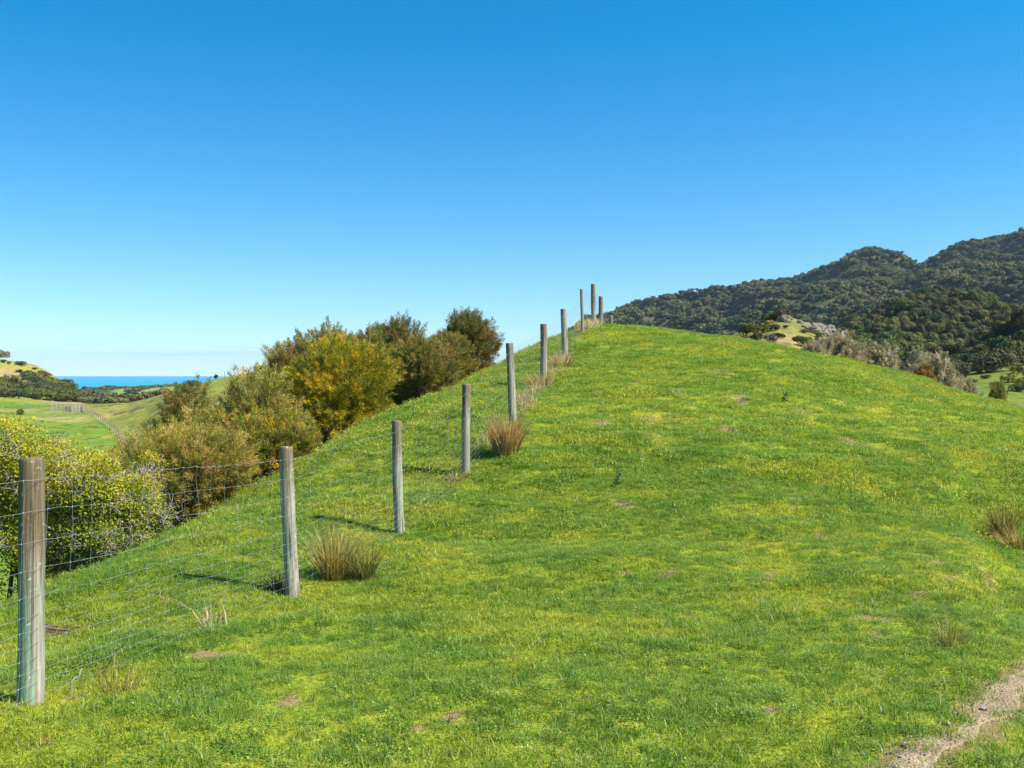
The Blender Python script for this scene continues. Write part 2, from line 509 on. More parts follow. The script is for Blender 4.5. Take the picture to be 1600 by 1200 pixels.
def mat_post(name="weathered_post_wood", teal=False):
    k = NM(name)
    co = k.objco()
    rnd = k.n("ShaderNodeObjectInfo").outputs['Random']
    off = k.n("ShaderNodeCombineXYZ"); k.l(k.math('MULTIPLY', rnd, 37.0), off.inputs[0]); k.l(k.math('MULTIPLY', rnd, 11.0), off.inputs[1])
    va = k.n("ShaderNodeVectorMath", operation='ADD'); k.l(co, va.inputs[0]); k.l(off.outputs[0], va.inputs[1])
    v = va.outputs[0]
    grain = k.noise(k.mapping(v, (70, 70, 2.4)), 1.0, 6, 0.7)
    streak = k.noise(k.mapping(v, (24, 24, 1.1)), 1.0, 4, 0.65)
    blot = k.noise(v, 5.0, 4, 0.65)
    c = k.ramp(grain, [(0.30, (0.14, 0.115, 0.082)), (0.5, (0.32, 0.275, 0.205)), (0.70, (0.52, 0.465, 0.37))])
    green = k.ramp(streak, [(0.46, (0, 0, 0)), (0.60, (1, 1, 1))])
    sepx = k.n("ShaderNodeSeparateXYZ"); k.l(co, sepx.inputs[0])
    tealc = k.mix(1.0, c, (0.64, 0.96, 0.76), 'MULTIPLY')
    c = k.mix(k.math('MULTIPLY', green, 0.6), c, tealc)
    if teal:                                      # treatment salts still green on the lower left of this one
        g2 = k.math('ADD', k.math('MULTIPLY', sepx.outputs[0], -9.0), k.math('ADD', k.math('MULTIPLY', streak, 1.6), k.math('MULTIPLY', sepx.outputs[2], -0.35)))
        c = k.mix(k.ramp(g2, [(0.42, (0, 0, 0)), (0.62, (.9, .9, .9))]), c, k.mix(1.0, c, (0.62, 1.12, 0.92), 'MULTIPLY'))
    brown = k.math('MULTIPLY', k.ramp(k.math('ADD', k.math('MULTIPLY', sepx.outputs[2], 0.5), k.math('ADD', k.math('MULTIPLY', streak, 0.45), k.math('MULTIPLY', k.math('SUBTRACT', rnd, 0.6), 0.25))), [(0.64, (0, 0, 0)), (0.76, (1, 1, 1))]), 0.62 if not teal else 0.85)
    c = k.mix(brown, c, k.mix(1.0, c, (0.45, 0.34, 0.23), 'MULTIPLY'))
    lich = k.ramp(k.noise(v, 30, 3, 0.6), [(0.64, (0, 0, 0)), (0.69, (1, 1, 1))])
    c = k.mix(k.math('MULTIPLY', lich, 0.7), c, (0.55, 0.56, 0.48))
    yel = k.ramp(k.noise(v, 17, 4, 0.6), [(0.71, (0, 0, 0)), (0.74, (1, 1, 1))])
    c = k.mix(k.math('MULTIPLY', yel, 0.8), c, (0.5, 0.40, 0.06))
    crack = k.ramp(k.noise(k.mapping(v, (55, 55, 0.7)), 1.0, 2, 0.5), [(0.34, (1, 1, 1)), (0.40, (0, 0, 0))])
    c = k.mix(k.math('MULTIPLY', crack, 0.75), c, (0.05, 0.042, 0.032))
    knots = k.ramp(k.noise(k.mapping(v, (9, 9, 5)), 1.0, 1, 0.5), [(0.76, (0, 0, 0)), (0.79, (1, 1, 1))])
    c = k.mix(k.math('MULTIPLY', knots, 0.7), c, (0.09, 0.06, 0.035))
    h = k.math('SUBTRACT', k.math('ADD', grain, k.math('MULTIPLY', blot, 0.4)), k.math('MULTIPLY', crack, 1.2))
    return k.finish(k.principled(c, 0.85, 0.2, k.bump(h, 0.6, 0.008)))

def mat_wire():
    k = NM("galvanised_wire")
    c = k.ramp(k.noise(k.pos(), 4, 3), [(0.35, (0.22, 0.23, 0.22)), (0.65, (0.38, 0.39, 0.38))])
    return k.finish(k.principled(c, 0.45, 0.5, Metallic=0.35))

def mat_dirt():
    k = NM("trodden_dirt")
    p = k.pos()
    a = k.noise(p, 3.0, 5, 0.65)
    b = k.noise(p, 45, 4, 0.7)
    c = k.ramp(a, [(0.3, (0.29, 0.205, 0.12)), (0.5, (0.40, 0.295, 0.18)), (0.7, (0.51, 0.39, 0.255))])
    c = k.mix(1.0, c, k.ramp(b, [(0.3, (0.62, 0.60, 0.57)), (0.62, (1.06, 1.05, 1.02))]), 'MULTIPLY')
    vo = k.n("ShaderNodeTexVoronoi"); k.l(p, vo.inputs['Vector']); vo.inputs['Scale'].default_value = 60
    h = k.math('ADD', k.math('MULTIPLY', b, 1.0), k.math('MULTIPLY', vo.outputs['Distance'], -0.6))
    return k.finish(k.principled(c, 0.95, 0.1, k.bump(h, 0.7, 0.02)))

def mat_stone(name="pale_stone", lo=(0.20, 0.17, 0.14), hi=(0.44, 0.40, 0.34), sc=9):
    k = NM(name)
    p = k.pos()
    n = k.noise(p, sc, 5, 0.65)
    c = k.ramp(n, [(0.3, lo), (0.7, hi)])
    return k.finish(k.principled(c, 0.9, 0.2, k.bump(n, 0.5, 0.02)))

def mat_bark(name="grey_bark", lo=(0.07, 0.055, 0.045), hi=(0.24, 0.21, 0.18)):
    k = NM(name)
    n = k.noise(k.mapping(k.pos(), (18, 18, 4)), 1.0, 4, 0.6)
    c = k.mix(1.0, k.ramp(n, [(0.3, lo), (0.7, hi)]), k.attr("Col"), 'MULTIPLY')
    return k.finish(k.principled(c, 0.9, 0.15, k.bump(n, 0.4, 0.02)))

def mat_far():
    """paddocks, scrub floor and clay: zone albedo from the terrain, broken up by world-space noise"""
    k = NM("far_ground")
    p = k.pos()
    c = k.attr("Col")
    a = k.noise(p, 0.045, 5, 0.65)
    b = k.noise(p, 0.5, 4, 0.65)
    c = k.mix(1.0, c, k.ramp(a, [(0.32, (0.72, 0.80, 0.80)), (0.68, (1.28, 1.14, 1.1))]), 'MULTIPLY')
    c = k.mix(1.0, c, k.ramp(b, [(0.30, (0.58, 0.62, 0.58)), (0.50, (1.0, 1.0, 1.0)), (0.70, (1.30, 1.16, 1.2))]), 'MULTIPLY')
    d = k.noise(k.mapping(p, (1, .45, 1)), 1.9, 3, 0.7)
    c = k.mix(1.0, c, k.ramp(d, [(0.28, (0.45, 0.45, 0.42)), (0.42, (1.0, 1.0, 1.0)), (0.72, (1.25, 1.15, 1.1))]), 'MULTIPLY')
    return k.finish(k.principled(c, 0.95, 0.1, k.bump(b, 0.6, 0.6)))

def mat_sea():
    k = NM("sea_water")
    p = k.pos()
    n = k.noise(k.mapping(p, (0.0010, 0.012, 1)), 1.0, 4, 0.6)
    c = k.ramp(n, [(0.35, (0.012, 0.245, 0.385)), (0.65, (0.026, 0.325, 0.470))])
    h = k.noise(k.mapping(p, (0.06, 0.12, 1)), 1.0, 5, 0.6)
    return k.finish(k.principled(c, 0.6, 0.12, k.bump(h, 0.8, 2.0)))

M = dict(post_green=mat_post("green_tinged_post_wood", True), turf=mat_turf(), blades=mat_blades("grass_blades"), straw=mat_blades("straw_blades", True), post=mat_post(), wire=mat_wire(), dirt=mat_dirt(),
         stone=mat_stone(), rock=mat_stone("knoll_rock", (0.11, 0.088, 0.06), (0.31, 0.265, 0.195), 1.6), bark=mat_bark(), far=mat_far(), sea=mat_sea(),
         twig=mat_bark("pale_twig", (0.20, 0.17, 0.14), (0.46, 0.42, 0.36)),
         tea=leaf_material("fine_leaf", (0.75, 0.82, 0.8), (1.25, 1.15, 1.1), 0.3, 0.6, 0.2, 1.1),
         broad=leaf_material("glossy_leaf", (0.75, 0.85, 0.8), (1.2, 1.12, 1.0), 0.35, 0.55, 0.22, 1.4),
         rush=leaf_material("rush_blade", (0.8, 0.9, 0.85), (1.15, 1.08, 1.0), 0.3, 0.55, 0.25, 3.0),
         forest=leaf_material("far_leaf", (0.62, 0.72, 0.72), (1.42, 1.30, 1.15), 0.2, 0.65, 0.15, 0.05))

# ------------------------------------------------------------------ near hill mesh
def axis(segs):
    a = []
    for lo, hi, st in segs: a.append(np.arange(lo, hi - 1e-6, st))
    return np.concatenate(a + [[segs[-1][1]]])
gx = axis([(-45, -15, 1.5), (-15, -7, .4), (-7, 16, .1), (16, 26, .5), (26, 60, 1.7)])
gy = axis([(-25, -2, 1.2), (-2, 2, .3), (2, 40, .1), (40, 55, .5), (55, 90, 1.75)])
GX, GY = np.meshgrid(gx, gy)
GZ = ground_z(GX, GY)
dirt = np.zeros_like(GX)
for p, r in BARE:
    r = r * .6
    d = bare_d(GX, GY, p)
    dirt = np.maximum(dirt, 1 - smooth(0.3 * r, 1.5 * r, d))
ps = path_side(GX, GY)
dirt = np.maximum(dirt, 1 - smooth(-0.02, 0.10, ps))
me = mesh_data("hill", np.stack((GX, GY, GZ), -1).reshape(-1, 3), grid_faces(*GX.shape), M['turf'], None, True)
at = me.attributes.new("dirt", 'FLOAT', 'POINT'); at.data.foreach_set("value", dirt.ravel().astype(np.float32))
tag(obj("grass_hill", me), kind='structure')
def mesh_z(x, y):                               # height of the built mesh (bilinear on its grid)
    x, y = np.asarray(x, float), np.asarray(y, float)
    i = np.clip(np.searchsorted(gx, x) - 1, 0, len(gx) - 2); j = np.clip(np.searchsorted(gy, y) - 1, 0, len(gy) - 2)
    fx, fy = (x - gx[i]) / (gx[i + 1] - gx[i]), (y - gy[j]) / (gy[j + 1] - gy[j])
    return (GZ[j, i] * (1 - fx) + GZ[j, i + 1] * fx) * (1 - fy) + (GZ[j + 1, i] * (1 - fx) + GZ[j + 1, i + 1] * fx) * fy

# the track
na = 26
tt = np.linspace(0, 1, na)
PX_ = pl[:, None] * (1 - tt)[None, :, None] + pr[:, None] * tt[None, :, None]
px_, py_ = PX_[..., 0], PX_[..., 1]
edge = np.minimum(tt, 1 - tt)[None] * 2
pz = mesh_z(px_, py_) + 0.007 + 0.007 * fbm(px_ * 9, py_ * 9, 21, 3) * smooth(0, 0.4, edge) - 0.011 * (1 - smooth(0, 0.18, edge))
tag(obj("dirt_path", mesh_data("dirt_path", np.stack((px_, py_, pz), -1).reshape(-1, 3), grid_faces(NP_, na), M['dirt'], None, True)), kind='structure')

# ------------------------------------------------------------------ far terrain: rows of surveyed heights at set distances
LROWS = [  # distance, [(u, v)...] left half
    (45, [(-2600, 900), (0, 1000), (450, 1000), (900, 960)]),
    (75, [(-2600, 800), (0, 840), (450, 840), (900, 800)]),
    (130, [(-2600, 700), (-600, 720), (0, 752), (150, 752), (260, 735), (330, 715), (430, 690), (600, 670), (900, 660)]),
    (190, [(-2600, 560), (-600, 660), (0, 695), (100, 697), (200, 697), (260, 668), (330, 640), (430, 612), (600, 600), (900, 600)]),
    (250, [(-2600, 500), (-600, 600), (0, 652), (100, 657), (170, 657), (230, 640), (280, 615), (300, 602), (330, 592), (360, 587), (400, 579), (430, 574), (480, 568), (600, 562), (900, 570)]),
    (290, [(-2600, 480), (-600, 560), (-100, 620), (0, 635), (60, 637), (130, 638), (200, 632), (280, 610), (300, 608), (330, 606), (430, 606), (900, 606)]),
    (330, [(-2600, 440), (-600, 520), (-100, 600), (0, 618), (60, 625), (120, 629), (200, 630), (280, 614), (430, 612), (900, 612)]),
    (400, [(-2600, 400), (-600, 480), (-100, 545), (-30, 557), (0, 561), (30, 566), (55, 573), (75, 583), (95, 597), (110, 609), (140, 621), (200, 630), (280, 621), (430, 617), (900, 612)]),
    (480, [(-2600, 400), (-600, 490), (0, 575), (60, 592), (100, 610), (140, 621), (200, 627), (280, 620), (430, 616), (900, 614)]),
    (700, [(-2600, 500), (-600, 560), (0, 598), (100, 609), (170, 616), (220, 619), (280, 615), (430, 612), (900, 607)]),
    (1000, [(-2600, 560), (-600, 590), (0, 604), (150, 610), (215, 609), (280, 605), (430, 603), (900, 600)]),
    (1300, [(-2600, 580), (-600, 600), (0, 610), (150, 612), (200, 612), (280, 608), (430, 606), (900, 602)]),
    (1700, [(-2600, 680), (430, 660), (900, 650)]), (2600, [(-2600, 800), (900, 800)])]
RROWS = [
    (45, [(700, 960), (1600, 960), (4300, 960)]),
    (75, [(700, 760), (900, 700), (1100, 590), (1200, 575), (1350, 615), (1500, 670), (1600, 720), (4300, 760)]),
    (110, [(700, 640), (900, 590), (1000, 570), (1100, 545), (1150, 520), (1190, 506), (1215, 497), (1237, 496), (1270, 508), (1300, 520), (1325, 532), (1345, 550), (1380, 590), (1450, 625), (1600, 660), (4300, 640)]),
    (135, [(700, 650), (900, 600), (1100, 575), (1200, 540), (1260, 545), (1330, 575), (1450, 610), (1600, 628), (2400, 600), (4300, 560)]),
    (180, [(700, 640), (900, 590), (1100, 575), (1300, 590), (1450, 600), (1500, 588), (1600, 577), (1700, 555), (2400, 450), (4300, 400)]),
    (230, [(700, 640), (900, 590), (1300, 585), (1450, 590), (1510, 570), (1540, 548), (1570, 520), (1600, 492), (1700, 440), (2400, 350), (4300, 300)]),
    (300, [(700, 630), (900, 590), (1280, 575), (1340, 560), (1400, 552), (1500, 548), (1600, 540), (2400, 400), (4300, 350)]),
    (400, [(700, 620), (900, 580), (1260, 560), (1320, 525), (1340, 513), (1380, 494), (1420, 476), (1460, 465), (1500, 466), (1540, 477), (1570, 492), (1600, 500), (1800, 480), (2400, 420), (4300, 380)]),
    (540, [(700, 610), (900, 580), (1300, 560), (1600, 545), (2400, 480), (4300, 400)]),
    (800, [(700, 600), (900, 560), (1000, 540), (1200, 525), (1400, 505), (1600, 480), (2400, 400), (4300, 330)]),
    (1100, [(700, 600), (900, 540), (1000, 510), (1100, 492), (1165, 482), (1250, 480), (1330, 460), (1400, 455), (1480, 450), (1600, 428), (2400, 330), (4300, 300)]),
    (1500, [(700, 600), (860, 560), (900, 522), (930, 507), (950, 494), (975, 482), (1000, 478), (1050, 469), (1100, 459), (1150, 448), (1165, 444), (1185, 441), (1215, 441), (1235, 442), (1250, 437), (1290, 429), (1311, 423), (1321, 410), (1340, 396), (1365, 389),
            (1398, 393), (1418, 404), (1432, 416), (1446, 411), (1480, 390), (1490, 386), (1510, 383), (1540, 375), (1580, 367), (1600, 364), (1800, 330), (2400, 280), (4300, 300)]),
    (1800, [(700, 610), (900, 560), (1200, 480), (1600, 420), (2400, 330), (4300, 330)]), (2600, [(700, 700), (4300, 600)])]
def row_interp(rows, u, y):
    """height for arrays u, y: rows interpolated along u, then along log distance"""
    yy = np.array([r[0] for r in rows], float)
    ly = np.log(yy)
    k = np.clip(np.searchsorted(yy, y) - 1, 0, len(rows) - 2)
    t = np.clip((np.log(y) - ly[k]) / (ly[k + 1] - ly[k]), 0, 1)
    zs = np.stack([-(np.interp(u, [q[0] for q in r[1]], [q[1] + (5 if r[0] in (1100, 1500, 1800) else 0) for q in r[1]]) - V0) / F * r[0] for r in rows])
    n = np.arange(u.size).reshape(u.shape)
    zs2 = zs.reshape(len(rows), -1)
    kk, tt_ = k.ravel(), t.ravel()
    tt_ = tt_ * 0.6 + (tt_ * tt_ * (3 - 2 * tt_)) * 0.4
    z = zs2[kk, np.arange(u.size)] * (1 - tt_) + zs2[kk + 1, np.arange(u.size)] * tt_
    return z.reshape(u.shape)
def far_z(u, y):
    u, y = np.asarray(u, float), np.asarray(y, float)
    u, y = np.broadcast_arrays(u, y)
    w = smooth(740, 900, u)
    z = row_interp(LROWS, u, y) * (1 - w) + row_interp(RROWS, u, y) * w
    x = (u - U0) / F * y
    amp = 0.008 * y * smooth(60, 300, y)
    ridge = np.abs(fbm(x / 150 + y / 420, y / 260, 55, 4, 0.5)) - 0.22
    mt = smooth(560, 900, y) * w
    z = z + (1 - mt) * amp * 0.5 * fbm(x / (0.12 * 260), y / (0.12 * 260), 44, 4, 0.5)
    z = z + mt * (1 - 0.97 * smooth(1280, 1470, y)) * 105 * (-ridge) + mt * (1 - .8 * smooth(1300, 1480, y)) * 7 * fbm(x / 30, y / 30, 56, 3)
    return z
uu = np.concatenate((np.arange(-2600, -200, 40), np.arange(-200, 480, 3), np.arange(480, 880, 12), np.arange(880, 1720, 2.5), np.arange(1720, 4301, 40)))
yy = np.concatenate((np.exp(np.linspace(math.log(45), math.log(1320), 420)), np.linspace(1330, 1560, 60), np.linspace(1580, 2600, 26)))
FU, FY = np.meshgrid(uu, yy)
FX, FZ = (FU - U0) / F * FY, far_z(FU, FY)
FV = V0 - FZ / FY * F

def lerp3(a, b, t): return np.asarray(a) * (1 - t[..., None]) + np.asarray(b) * t[..., None]
def far_colour(u, y):
    x = (u - U0) / F * y
    n1 = fbm(x / 28, y / 28, 71, 4)
    n2 = fbm(x / 9, y / 9, 72, 3)
    n3 = fbm(x / 3.2, y / 7, 73, 3) + .25 * n2
    green, olive, tan = (0.135, 0.225, 0.022), (0.215, 0.240, 0.040), (0.31, 0.255, 0.10)
    scrub, floor, clay = (0.060, 0.065, 0.030), (0.022, 0.028, 0.014), (0.52, 0.42, 0.28)
    fl = np.interp(y, (150, 190, 250, 290), (215, 197, 158, 128))          # the dividing fence on the left
    c = lerp3(green, olive, smooth(-2, 3, u - fl))
    c = lerp3(c, tan, smooth(0.12, 0.42, n1) * 0.55)
    c = lerp3(c, (0.10, 0.075, 0.035), smooth(0.36, 0.46, n3) * 0.8)
    c = lerp3(c, (0.40, 0.33, 0.18), (1 - smooth(.9, 2.2, np.abs(u - fl - 1.6))) * smooth(150, 170, y) * (1 - smooth(284, 292, y)) * .9)
    lh = smooth(300, 330, y) * (1 - smooth(430, 470, y)) * (1 - smooth(900, 1000, u))
    hill_c = lerp3(olive, tan, smooth(-0.2, 0.3, n1))
    c = lerp3(c, hill_c, lh * (1 - smooth(120, 150, u)))
    c = lerp3(c, scrub, lh * smooth(120, 150, u))
    ff = smooth(430, 470, y) * (1 - w_right(u))
    fieldc = lerp3((0.20, 0.27, 0.07), olive, smooth(-0.2, 0.3, n1))
    c = lerp3(c, lerp3(scrub, fieldc, smooth(165, 185, u)), ff)
    wr = w_right(u)
    k = lerp3((0.18, 0.185, 0.045), (0.27, 0.225, 0.09), smooth(-0.25, 0.3, n1 + n2 * 0.6))     # knoll
    valley = lerp3((0.125, 0.180, 0.025), (0.20, 0.20, 0.055), smooth(-0.2, 0.3, n1))
    rc = lerp3(k, valley, smooth(1370, 1430, u) + 0 * y)
    fy = np.interp(u, (1300, 1450, 1520, 1560, 1700), (150, 190, 196, 200, 205))
    rc = lerp3(rc, floor, smooth(-6, 6, y - fy))
    mt = smooth(600, 760, y)
    mtn = lerp3((0.050, 0.060, 0.026), (0.10, 0.10, 0.05), smooth(-0.1, 0.4, n1))
    rc = lerp3(rc, mtn, mt)
    bald = smooth(1400, 1470, y) * np.exp(-((u - 1385) / 28.0) ** 2)
    rc = lerp3(rc, (0.19, 0.165, 0.055), np.clip(bald * 1.2, 0, 1))
    return lerp3(c, rc, wr)
def w_right(u): return smooth(740, 900, u)
cols = far_colour(FU, FY)
tag(obj("far_terrain", mesh_data("far_terrain", np.stack((FX, FY, FZ), -1).reshape(-1, 3), grid_faces(*FX.shape), M['far'], cols.reshape(-1, 3), True)), kind='structure')

def far_vis(u, v, ylo, yhi):
    """first terrain point met along a photo pixel's ray between two distances"""
    y = np.exp(np.linspace(math.log(ylo), math.log(yhi), 500))
    z = far_z(np.full_like(y, u), y)
    ray = -(v - V0) / F * y
    b = ray <= z
    k = int(np.argmax(b)) if b.any() else int(np.argmin(ray - z))
    return np.array(((u - U0) / F * y[k], y[k], z[k]))

# sea and the wide ground round the camera
sv = np.array([(-16000, 1000, -26), (16000, 1000, -26), (16000, 15000, -26), (-16000, 15000, -26)], float)
tag(obj("sea", mesh_data("sea", sv, np.array([[0, 1, 2, 3]]), M['sea'])), kind='structure')
gv = np.array([(-4000, -4000, -30), (4000, -4000, -30), (4000, 1600, -30), (-4000, 1600, -30)], float)
tag(obj("low_ground", mesh_data("low_ground", gv, np.array([[0, 1, 2, 3]]), M['far'], np.tile((0.09, 0.15, 0.03), (4, 1)))), kind='structure')

# ------------------------------------------------------------------ scatter by geometry nodes (stuff only)
def scatter(name, pts, rot, scl, idx, protos, kind='stuff'):
    me = bpy.data.meshes.new(name)
    me.vertices.add(len(pts))
    me.vertices.foreach_set("co", np.asarray(pts, np.float32).ravel())
    a = me.attributes.new("rot", 'FLOAT_VECTOR', 'POINT'); a.data.foreach_set("vector", np.asarray(rot, np.float32).ravel())
    a = me.attributes.new("scl", 'FLOAT_VECTOR', 'POINT'); a.data.foreach_set("vector", np.asarray(scl, np.float32).ravel())
    a = me.attributes.new("idx", 'INT', 'POINT'); a.data.foreach_set("value", np.asarray(idx, np.int32))
    for m in {p.data.materials[0] for p in protos}: me.materials.append(m)
    o = obj(name, me)
    tag(o, kind=kind)
    ng = bpy.data.node_groups.new(name, 'GeometryNodeTree')
    ng.interface.new_socket("Geometry", in_out='INPUT', socket_type='NodeSocketGeometry')
    ng.interface.new_socket("Geometry", in_out='OUTPUT', socket_type='NodeSocketGeometry')
    N, L = ng.nodes.new, ng.links.new
    gi, go = N("NodeGroupInput"), N("NodeGroupOutput")
    iop, join = N("GeometryNodeInstanceOnPoints"), N("GeometryNodeJoinGeometry")
    for p in protos:
        oi = N("GeometryNodeObjectInfo")
        oi.inputs['Object'].default_value = p
        oi.inputs['As Instance'].default_value = False
        gti = N("GeometryNodeGeometryToInstance")
        L(oi.outputs['Geometry'], gti.inputs[0]); L(gti.outputs[0], join.inputs[0])
    def named(nm, t):
        n = N("GeometryNodeInputNamedAttribute"); n.data_type = t; n.inputs['Name'].default_value = nm
        return [s for s in n.outputs if s.enabled and s.name == 'Attribute'][0]
    L(gi.outputs[0], iop.inputs['Points']); L(join.outputs[0], iop.inputs['Instance'])
    iop.inputs['Pick Instance'].default_value = True
    L(named("idx", 'INT'), iop.inputs['Instance Index'])
    L(named("rot", 'FLOAT_VECTOR'), iop.inputs['Rotation']); L(named("scl", 'FLOAT_VECTOR'), iop.inputs['Scale'])
    L(iop.outputs[0], go.inputs[0])
    md = o.modifiers.new("scatter", 'NODES'); md.node_group = ng
    return o

def proto(name, me):                              # never linked to the scene: only its mesh is copied
    return bpy.data.objects.new(name, me)

def tuft(seed, n, rad, h0, h1, wid, mat, lean=0.5, tint=None, dead=0.06):
    rng = np.random.default_rng(seed)
    r = rad * np.sqrt(rng.random(n)); a = rng.random(n) * 2 * math.pi
    b = np.stack((r * np.cos(a), r * np.sin(a), np.full(n, -0.01)), 1)
    h = rng.uniform(h0, h1, n)
    la = rng.random(n) * 2 * math.pi
    ln = np.abs(rng.normal(0, lean, n)) * h
    dx = np.stack((np.cos(la) * ln, np.sin(la) * ln, np.zeros(n)), 1)
    side = np.stack((-np.sin(la + rng.normal(0, .7, n)), np.cos(la), np.zeros(n)), 1)
    side = unit(side) * (wid * rng.uniform(.6, 1.2, n))[:, None] / 2
    up = np.array((0, 0, 1.0)) * h[:, None]
    m1 = b + up * 0.55 + dx * 0.3
    tp = b + up * 0.98 + dx
    v = np.stack((b - side, b + side, m1 - side * .8, m1 + side * .8, tp), 1).reshape(-1, 3)
    i = np.arange(n) * 5
    q = np.stack((i, i + 1, i + 3, i + 2), 1); t = np.stack((i + 2, i + 3, i + 4), 1)
    c = np.ones((n, 3)) * rng.uniform(0.52, 1.32, n)[:, None]
    c *= np.stack((rng.uniform(.85, 1.15, n), np.ones(n), rng.uniform(.8, 1.3, n)), 1)
    dd = rng.random(n) < dead
    c[dd] = np.array((2.0, 1.25, 3.5)) * rng.uniform(.7, 1.1, (dd.sum(), 1))
    if tint is not None: c = c * np.asarray(tint)
    cc = np.repeat(c, 5, 0)
    return mesh_data("tuft", v, [q, t], mat, cc)

def clover(seed, n=44, rad=.075, leaf=.0085):
    """a flat rosette of small round leaves"""
    rng = np.random.default_rng(seed)
    g = Geo()
    r = rad * np.sqrt(rng.random(n)); a = rng.random(n) * 6.28
    P = np.stack((r * np.cos(a), r * np.sin(a), rng.uniform(.008, .028, n)), 1)
    D = unit(np.stack((rng.normal(size=n), rng.normal(size=n), rng.uniform(-.1, .5, n)), 1))
    c = np.stack((rng.uniform(.55, .85, n), rng.uniform(.75, 1.0, n), rng.uniform(1.0, 1.8, n)), 1) * rng.uniform(.75, 1.15, (n, 1))
    add_leaves(g, P, D, leaf * rng.uniform(.8, 1.5, n), leaf * 1.1, rng, c, np.tile((0, 0, 1.0), (n, 1)) + rng.normal(0, .35, (n, 3)))
    return g.mesh("clover", M['blades'])
rng = np.random.default_rng(11)
def turf_points(n, ylo, yhi, marg=1.2):
    """random points in the wedge of ground the photograph shows, kept off the track and the bare patches"""
    y = np.sqrt(rng.random(n) * (yhi ** 2 - ylo ** 2) + ylo ** 2)
    x = (rng.random(n) * 2 - 1) * (0.53 * y + marg)
    psd = path_side(x, y)
    keep = (psd > rng.normal(-0.01, 0.04, n)) | ((rng.random(n) < .045) & (fbm(x * 4, y * 4, 90, 2) > .05))
    for p, r in BARE:
        d = bare_d(x, y, p)
        keep &= (d > r * .65 * rng.uniform(0.3, 1.25, n))
    x, y = x[keep], y[keep]
    return x, y, mesh_z(x, y)
def slope_rot(x, y, n, k=0.7):
    e = 0.12
    sx = (mesh_z(x + e, y) - mesh_z(x - e, y)) / (2 * e); sy = (mesh_z(x, y + e) - mesh_z(x, y - e)) / (2 * e)
    return np.stack((np.arctan(sy) * k + rng.normal(0, .08, n), -np.arctan(sx) * k + rng.normal(0, .08, n), np.zeros(n)), 1)
NEAR = [proto("tuft_near", tuft(100 + s, 52, .080, .012, .034, .0036, M['blades'], 1.15)) for s in range(5)] + \
       [proto("tuft_tall", tuft(120 + s, 46, .065, .024, .060, .0040, M['blades'], 1.0, (0.64, 0.82, 1.0), .03)) for s in range(3)] + [proto("clover", clover(130 + s)) for s in range(2)]
MID = [proto("tuft_mid", tuft(140 + s, 110, .21, .014, .044, .0075, M['blades'], 1.1, None, .09)) for s in range(5)] + \
      [proto("tuft_mid_tall", tuft(160 + s, 95, .16, .026, .072, .0075, M['blades'], .9, (0.64, 0.82, 1.0), .03)) for s in range(3)] + [proto("clover_patch", clover(135 + s, 80, .2, .018)) for s in range(2)]
def make_turf(name, n, ylo, yhi, protos):
    x, y, z = turf_points(n, ylo, yhi)
    pk = rng.random(len(x)) < ((1 - smooth(11, 18.5, y)) if ylo < 5 else smooth(9, 16, y))
    x, y, z = x[pk], y[pk], z[pk]
    m = len(x)
    lush = fbm(x * 0.9, y * 0.9, 77, 3) + 0.35 * fbm(x * .25, y * .25, 78, 2)
    tall = lush + rng.normal(0, .13, m) > 0.24
    idx = np.where(tall, rng.integers(5, 8, m), rng.integers(0, 5, m))
    clo = (fbm(x * 1.7 + 40, y * 1.7, 79, 2) + rng.normal(0, .12, m) > .20)
    idx = np.where(clo & ~tall, rng.integers(8, 10, m), idx)
    s = rng.uniform(.7, 1.25, m) * (1 + 0.5 * np.clip(lush, -.5, .6))
    rot = slope_rot(x, y, m)
    rot[:, 2] = rng.random(m) * 6.28
    o = scatter(name, np.stack((x, y, z), 1), rot, np.stack((s, s, s * rng.uniform(.75, 1.2, m)), 1), idx, protos)
    return o
make_turf("grass", 105000, 2.6, 18.5, NEAR)
make_turf("hillside_grass", 92000, 9.0, 42.0, MID)

